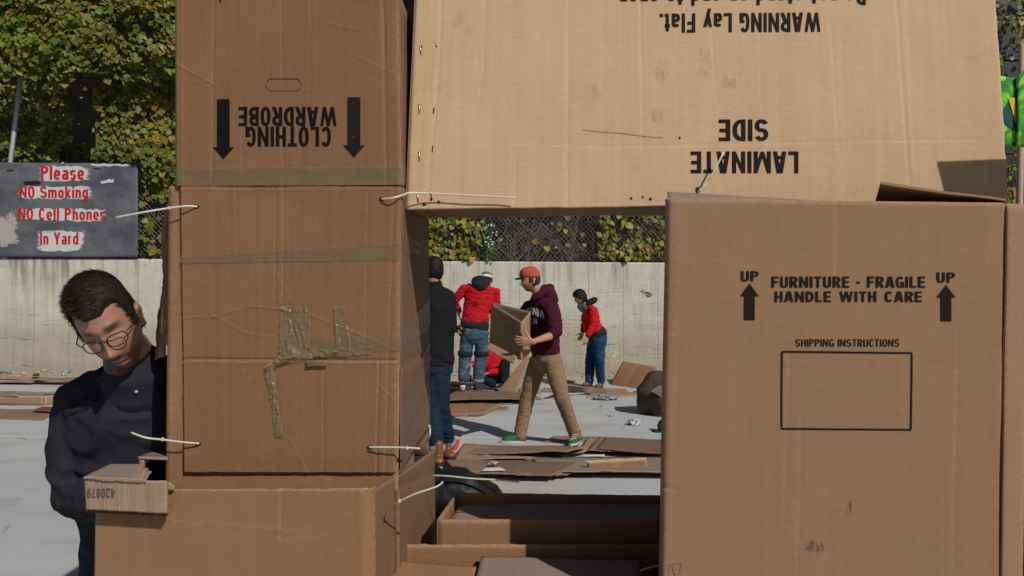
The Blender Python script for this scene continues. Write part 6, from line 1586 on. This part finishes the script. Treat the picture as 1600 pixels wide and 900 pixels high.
box_bm(bm, P(1030, 600, dy_), (.35, .12, .09)); bmesh.ops.bevel(bm, geom=bm.edges[:], offset=.006, segments=1, affect='EDGES'); bm_obj("block", bm, WOOD, dr)
bm = bmesh.new(); box_bm(bm, P(1034, 606.5, dy_ - .02), (.55, .3, .04)); bm_obj("board", bm, WOOD, dr)
wc = P(1026, 583, dy_)
bm = bmesh.new(); ring_loft(bm, [wc + Vector((-.01, -.022, 0)), wc + Vector((-.01, .022, 0))], [.075, .075], seg=24, cap=False); bm_obj("wheel", bm, plain("grey_wheel_rubber", (.23, .22, .2), .6, .3), dr, True)
bm = bmesh.new(); ring_loft(bm, [wc + Vector((-.01, -.026, 0)), wc + Vector((-.01, .026, 0))], [.045, .045], seg=20, cap=False); bm_obj("hub", bm, plain("pale_hub", (.5, .5, .48), .5, .4), dr, True)
bm = bmesh.new()
for s_ in (-1, 1):
    ring_loft(bm, [wc + Vector((.0, s_ * .032, .0)), wc + Vector((.03, s_ * .034, -.06)), wc + Vector((.0, s_ * .03, -.105))], [(.026, .004), (.03, .004), (.034, .004)], side=(1, 0, 0), seg=8)
box_bm(bm, wc + Vector((.0, 0, -.11)), (.11, .09, .012)); bm_obj("bracket", bm, plain("zinc_bracket", (.42, .47, .47), .35, .5, .7), dr)
# olive canvas bundle
br = empty("canvas_bundle", G(1022, 652), "olive brown canvas bundle with a pale patch at the furniture carton's left edge", "bundle")
yb0 = 9.0; bm = bmesh.new(); jb = J(yb0)
ring_loft(bm, [jb(1006, 640), jb(1014, 626), jb(1030, 612), jb(1052, 608)], [(.10, .08), (.22, .16), (.27, .22), (.25, .22)], side=(0, 0, 1), seg=16)
ring_loft(bm, [jb(1030, 650, -.1), jb(1034, 628, -.12), jb(1048, 618, -.1)], [(.08, .1), (.17, .18), (.2, .2)], side=(1, 0, 0), seg=16)
me = fuse(bm, .02, 4); wrinkle(me, .018, (5, 5, 6), 51); bo = link_mesh("bundle", me, cloth("olive_canvas", (.075, .062, .045), .9, .3, .5), br, True)
bm = bmesh.new(); q = [jb(1017, 611, -.24), jb(1034, 621, -.30), jb(1038, 603, -.28), jb(1029, 602, -.24)]; bm.faces.new([bm.verts.new(v) for v in q]); bmesh.ops.solidify(bm, geom=bm.faces[:], thickness=.01)
bm_obj("pale_patch", bm, plain("pale_canvas", (.42, .36, .28), .9, .2), br)
# dark green cloth
bm = bmesh.new(); jg = J(7.9)
ring_loft(bm, [jg(1016, 683), jg(1024, 679), jg(1040, 682)], [.035, .055, .06], seg=12); ring_loft(bm, [jg(1036, 684), jg(1034, 665), jg(1040, 655)], [.06, .045, .05], seg=12)
me = fuse(bm, .012, 3); wrinkle(me, .012, (12, 12, 14), 61); tag(link_mesh("green_cloth", me, cloth("dark_green_cloth", (.006, .05, .04), .9, .3, .5), None, True), "crumpled dark green cloth peeping out behind the furniture carton", "cloth")
# crumpled paper, crumpled cloth
def crumple(name, label, cat, p, r, col, sd, sq=(1, 1, .7)):
    bm = bmesh.new(); bmesh.ops.create_icosphere(bm, subdivisions=4, radius=1)
    rr = random.Random(sd)
    pt = np.array([v.co[:] for v in bm.verts]); d = 1 + .35 * vn3(pt * 2.2, sd) + .3 * np.abs(vn3(pt * 4.5, sd + 1)) - .2 * np.abs(vn3(pt * 9, sd + 2))
    for v, k_ in zip(bm.verts, d): v.co = p + Vector((v.co.x * sq[0], v.co.y * sq[1], v.co.z * sq[2])) * (r * k_)
    k = Nodes(name + "_surface"); oc = k.n("ShaderNodeTexCoord").outputs["Object"]; nz = k.noise(oc, 38, 2, .5)
    k.set(k.mix(k.ramp(nz, .48, .56), rgb(col), rgb([c * .22 for c in col])), .8, .2)
    tag(bm_obj(name, bm, k.m), label, cat)
crumple("crumpled_paper", "crumpled pale blue paper alone on the bare ground", "paper", G(990, 660, .03) + Vector((0, 0, .0)), .055, (.55, .6, .66), 3, (1.2, 1, .75))
crumple("crumpled_cloth", "crumpled navy and white patterned cloth in front of the narrow carton strip", "cloth", G(946, 621, .035), .09, (.36, .38, .46), 5, (1.7, .8, .42))
crumple("crumpled_paper", "small crumpled paper ball in front of the arched carton", "paper", G(761, 716, .03), .035, (.5, .44, .38), 8, (.8, .8, 1.0))
crumple("crumpled_paper", "flattened pale paper wad on the long low pile", "paper", G(771, 724, .10), .03, (.5, .46, .42), 9, (1.4, .8, .5))
for i in range(14):
    x, y = random.uniform(700, 1040), random.uniform(612, 700)
    bm = bmesh.new(); p = G(x, y, .004); w = random.uniform(.01, .028)
    vs = [bm.verts.new(p + Vector((w * math.cos(t) * random.uniform(.5, 1.2), w * math.sin(t) * random.uniform(.5, 1.2), random.uniform(0, .006)))) for t in np.linspace(0, 2 * math.pi, 7)[:-1]]
    bm.faces.new(vs); bmesh.ops.solidify(bm, geom=bm.faces[:], thickness=.003)
    tag(bm_obj("torn_scrap", bm, MATS[i % 4]), "tiny torn cardboard scrap on the bare concrete", "scrap", "tiny torn scraps on the concrete")
# traffic cone behind the man in the black jacket
kr = empty("traffic_cone", G(682, 702), "orange and white traffic cone mostly hidden by the man in the black jacket", "traffic cone")
kp = G(689, 697); ORG = plain("cone_orange", (.75, .085, .02), .55, .3, var=.1)
def cone_ring(name, z0, z1, mat):
    r = lambda z: .15 - .125 * z / .72
    bm = bmesh.new(); ring_loft(bm, [kp + Vector((0, 0, z0)), kp + Vector((0, 0, z1))], [r(z0), r(z1)], seg=24, cap=False); bm_obj(name, bm, mat, kr, True)
CW = plain("cone_white_band", (.62, .6, .56), .5, .4)
cone_ring("cone", .03, .26, ORG); cone_ring("white_band", .26, .40, CW); cone_ring("cone", .40, .47, ORG); cone_ring("white_band", .47, .62, CW); cone_ring("cone", .62, .72, ORG)
bm = bmesh.new(); box_bm(bm, kp + Vector((0, 0, .016)), (.36, .36, .032)); bmesh.ops.bevel(bm, geom=bm.edges[:], offset=.008, segments=2, affect='EDGES'); bm_obj("base", bm, ORG, kr)
# black bag
gr = empty("black_bag", P(715, 800, 4.0), "black fabric bag slumped behind the rear open carton", "bag")
bm = bmesh.new(); jk = J(4.05)
ring_loft(bm, [jk(640, 800), jk(676, 772), jk(722, 766), jk(768, 785)], [(.12, .15), (.14, .17), (.13, .16), (.09, .14)], side=(0, 0, 1), seg=18)
ring_loft(bm, [jk(640, 850), jk(770, 850)], [(.2, .16), (.2, .16)], side=(0, 0, 1), seg=18)
ring_loft(bm, [Vector((-.6, 4.05, .12)), Vector((-.12, 4.05, .12))], [(.14, .18), (.14, .18)], side=(0, 0, 1), seg=18)
me = fuse(bm, .014, 4); wrinkle(me, .012, (8, 8, 5), 71); bgo = link_mesh("bag", me, plain("black_nylon_fabric", (.012, .012, .014), .55, .3, var=.2, scale=60, bump=.2), gr, True)
bm = bmesh.new(); ring_loft(bm, [jk(690, 742, -.17), jk(740, 746, -.17), jk(775, 768, -.14)], [.008] * 3, seg=6); bm_obj("seam", bm, BLACKC, gr, True)

# ------------------------------------------------------------------ cartons at the far left of the yard
lc = empty("long_carton", G(60, 633), "long shallow tan carton with white tape, lying at the left edge of the yard", "carton", GRP)
a, b = G(-60, 632), G(67, 634); hgt = Vector((0, 0, .135))
s1_ = Sheet("front_panel", a, b, b + hgt, a + hgt, FLAT_B, lc, seed=80, res=.04)
a2, b2 = b + Vector((.004, .01, 0)), b + Vector((.32, .42, 0))
Sheet("end_panel", a2, b2, b2 + hgt * .85, a2 + hgt, FLAT_B, lc, seed=81, res=.04)
Sheet("back_panel", b2 + Vector((0, .01, 0)), a + Vector((.3, .43, 0)), a + Vector((.3, .43, .12)), b2 + Vector((0, .01, .115)), FLAT_A, lc, seed=82, res=.05)
Sheet("bottom_panel", a + Vector((0, .01, .012)), b + Vector((-.01, .01, .012)), b2 + Vector((-.01, 0, .012)), a + Vector((.3, .42, .012)), FLAT_A, lc, seed=83, res=.05)
Sheet("raised_flap", G(-60, 632) + hgt + Vector((0, .012, 0)), P(27, 619, b.y) + Vector((0, .012, 0)), P(24, 611, b.y + .18), P(-60, 612, b.y + .18), FLAT_A, lc, seed=84, res=.05)
Sheet("top_flap", G(60, 633) + hgt + Vector((.0, .10, .0)), b2 + hgt * .8, P(110, 611, b.y + .7), P(70, 616, b.y + .6), FLAT_D, lc, seed=85, res=.05)
bm = bmesh.new(); q = [P(20.5, 632, a.y - .012), P(25, 632.4, a.y - .012), P(25.6, 618.4, a.y - .012), P(21, 618.2, a.y - .012)]; bm.faces.new([bm.verts.new(v) for v in q]); bm_obj("white_tape", bm, WHT, lc)
flat("flat brown carton in front of the long shallow carton", [(-60, 652), (66, 656), (96, 641), (-20, 638)], .012, FLAT_A, 86, thick=.02)
flat("dark red patterned sheet lying on the flat brown carton", [(50, 641), (92, 644), (100, 636), (66, 635)], .045, plain("dark_red_paper", (.16, .05, .035), .8, .2, var=.3), 87, thick=.004, warp=.003, name="red_sheet", group="sheets")
bm = bmesh.new()
for i in range(18):
    p = G(52 + i * 2.1, 640.5 + i * .16, .052); box_bm(bm, p, (.009, .012, .002))
tag(bm_obj("orange_ribbon", bm, plain("orange_trim", (.6, .26, .04), .7)), "dotted orange trim along the dark red sheet", "trim")
for i, (c, m) in enumerate((([(-60, 592), (52, 592), (84, 589), (-40, 587)], FLAT_B), ([(-60, 596), (45, 597), (100, 593), (30, 592)], FLAT_D), ([(50, 594), (130, 595), (128, 590), (60, 590)], FLAT_A))):
    flat(["far tan carton sheet by the foot of the wall, at the left edge", "grey carton sheet in front of the far tan one at the left edge", "far carton sheet by the wall, left of the bending man in navy"][i], c, .02 + .03 * i, m, 90 + i, warp=.02)
flat("small upright corner of a far tan carton at the wall's foot", [(50, 588), (62, 588), (62, 584), (54, 584)], .02, FLAT_B, 95, lift=(0, 0, .08, .12))
bm = bmesh.new(); ring_loft(bm, [G(99, 585, .02), G(109, 578, .05)], [.035, .03], seg=12); tag(bm_obj("pipe_offcut", bm, steel, None, True), "short grey pipe offcut on the rubble below the wall", "pipe")
bm = bmesh.new(); ring_loft(bm, [G(-10, 580, .05), G(15, 581, .05)], [.03, .03], seg=10); tag(bm_obj("blue_hose", bm, plain("blue_grey_hose", (.2, .25, .3), .6), None, True), "blue grey hose piece on the rubble at the left edge", "hose")
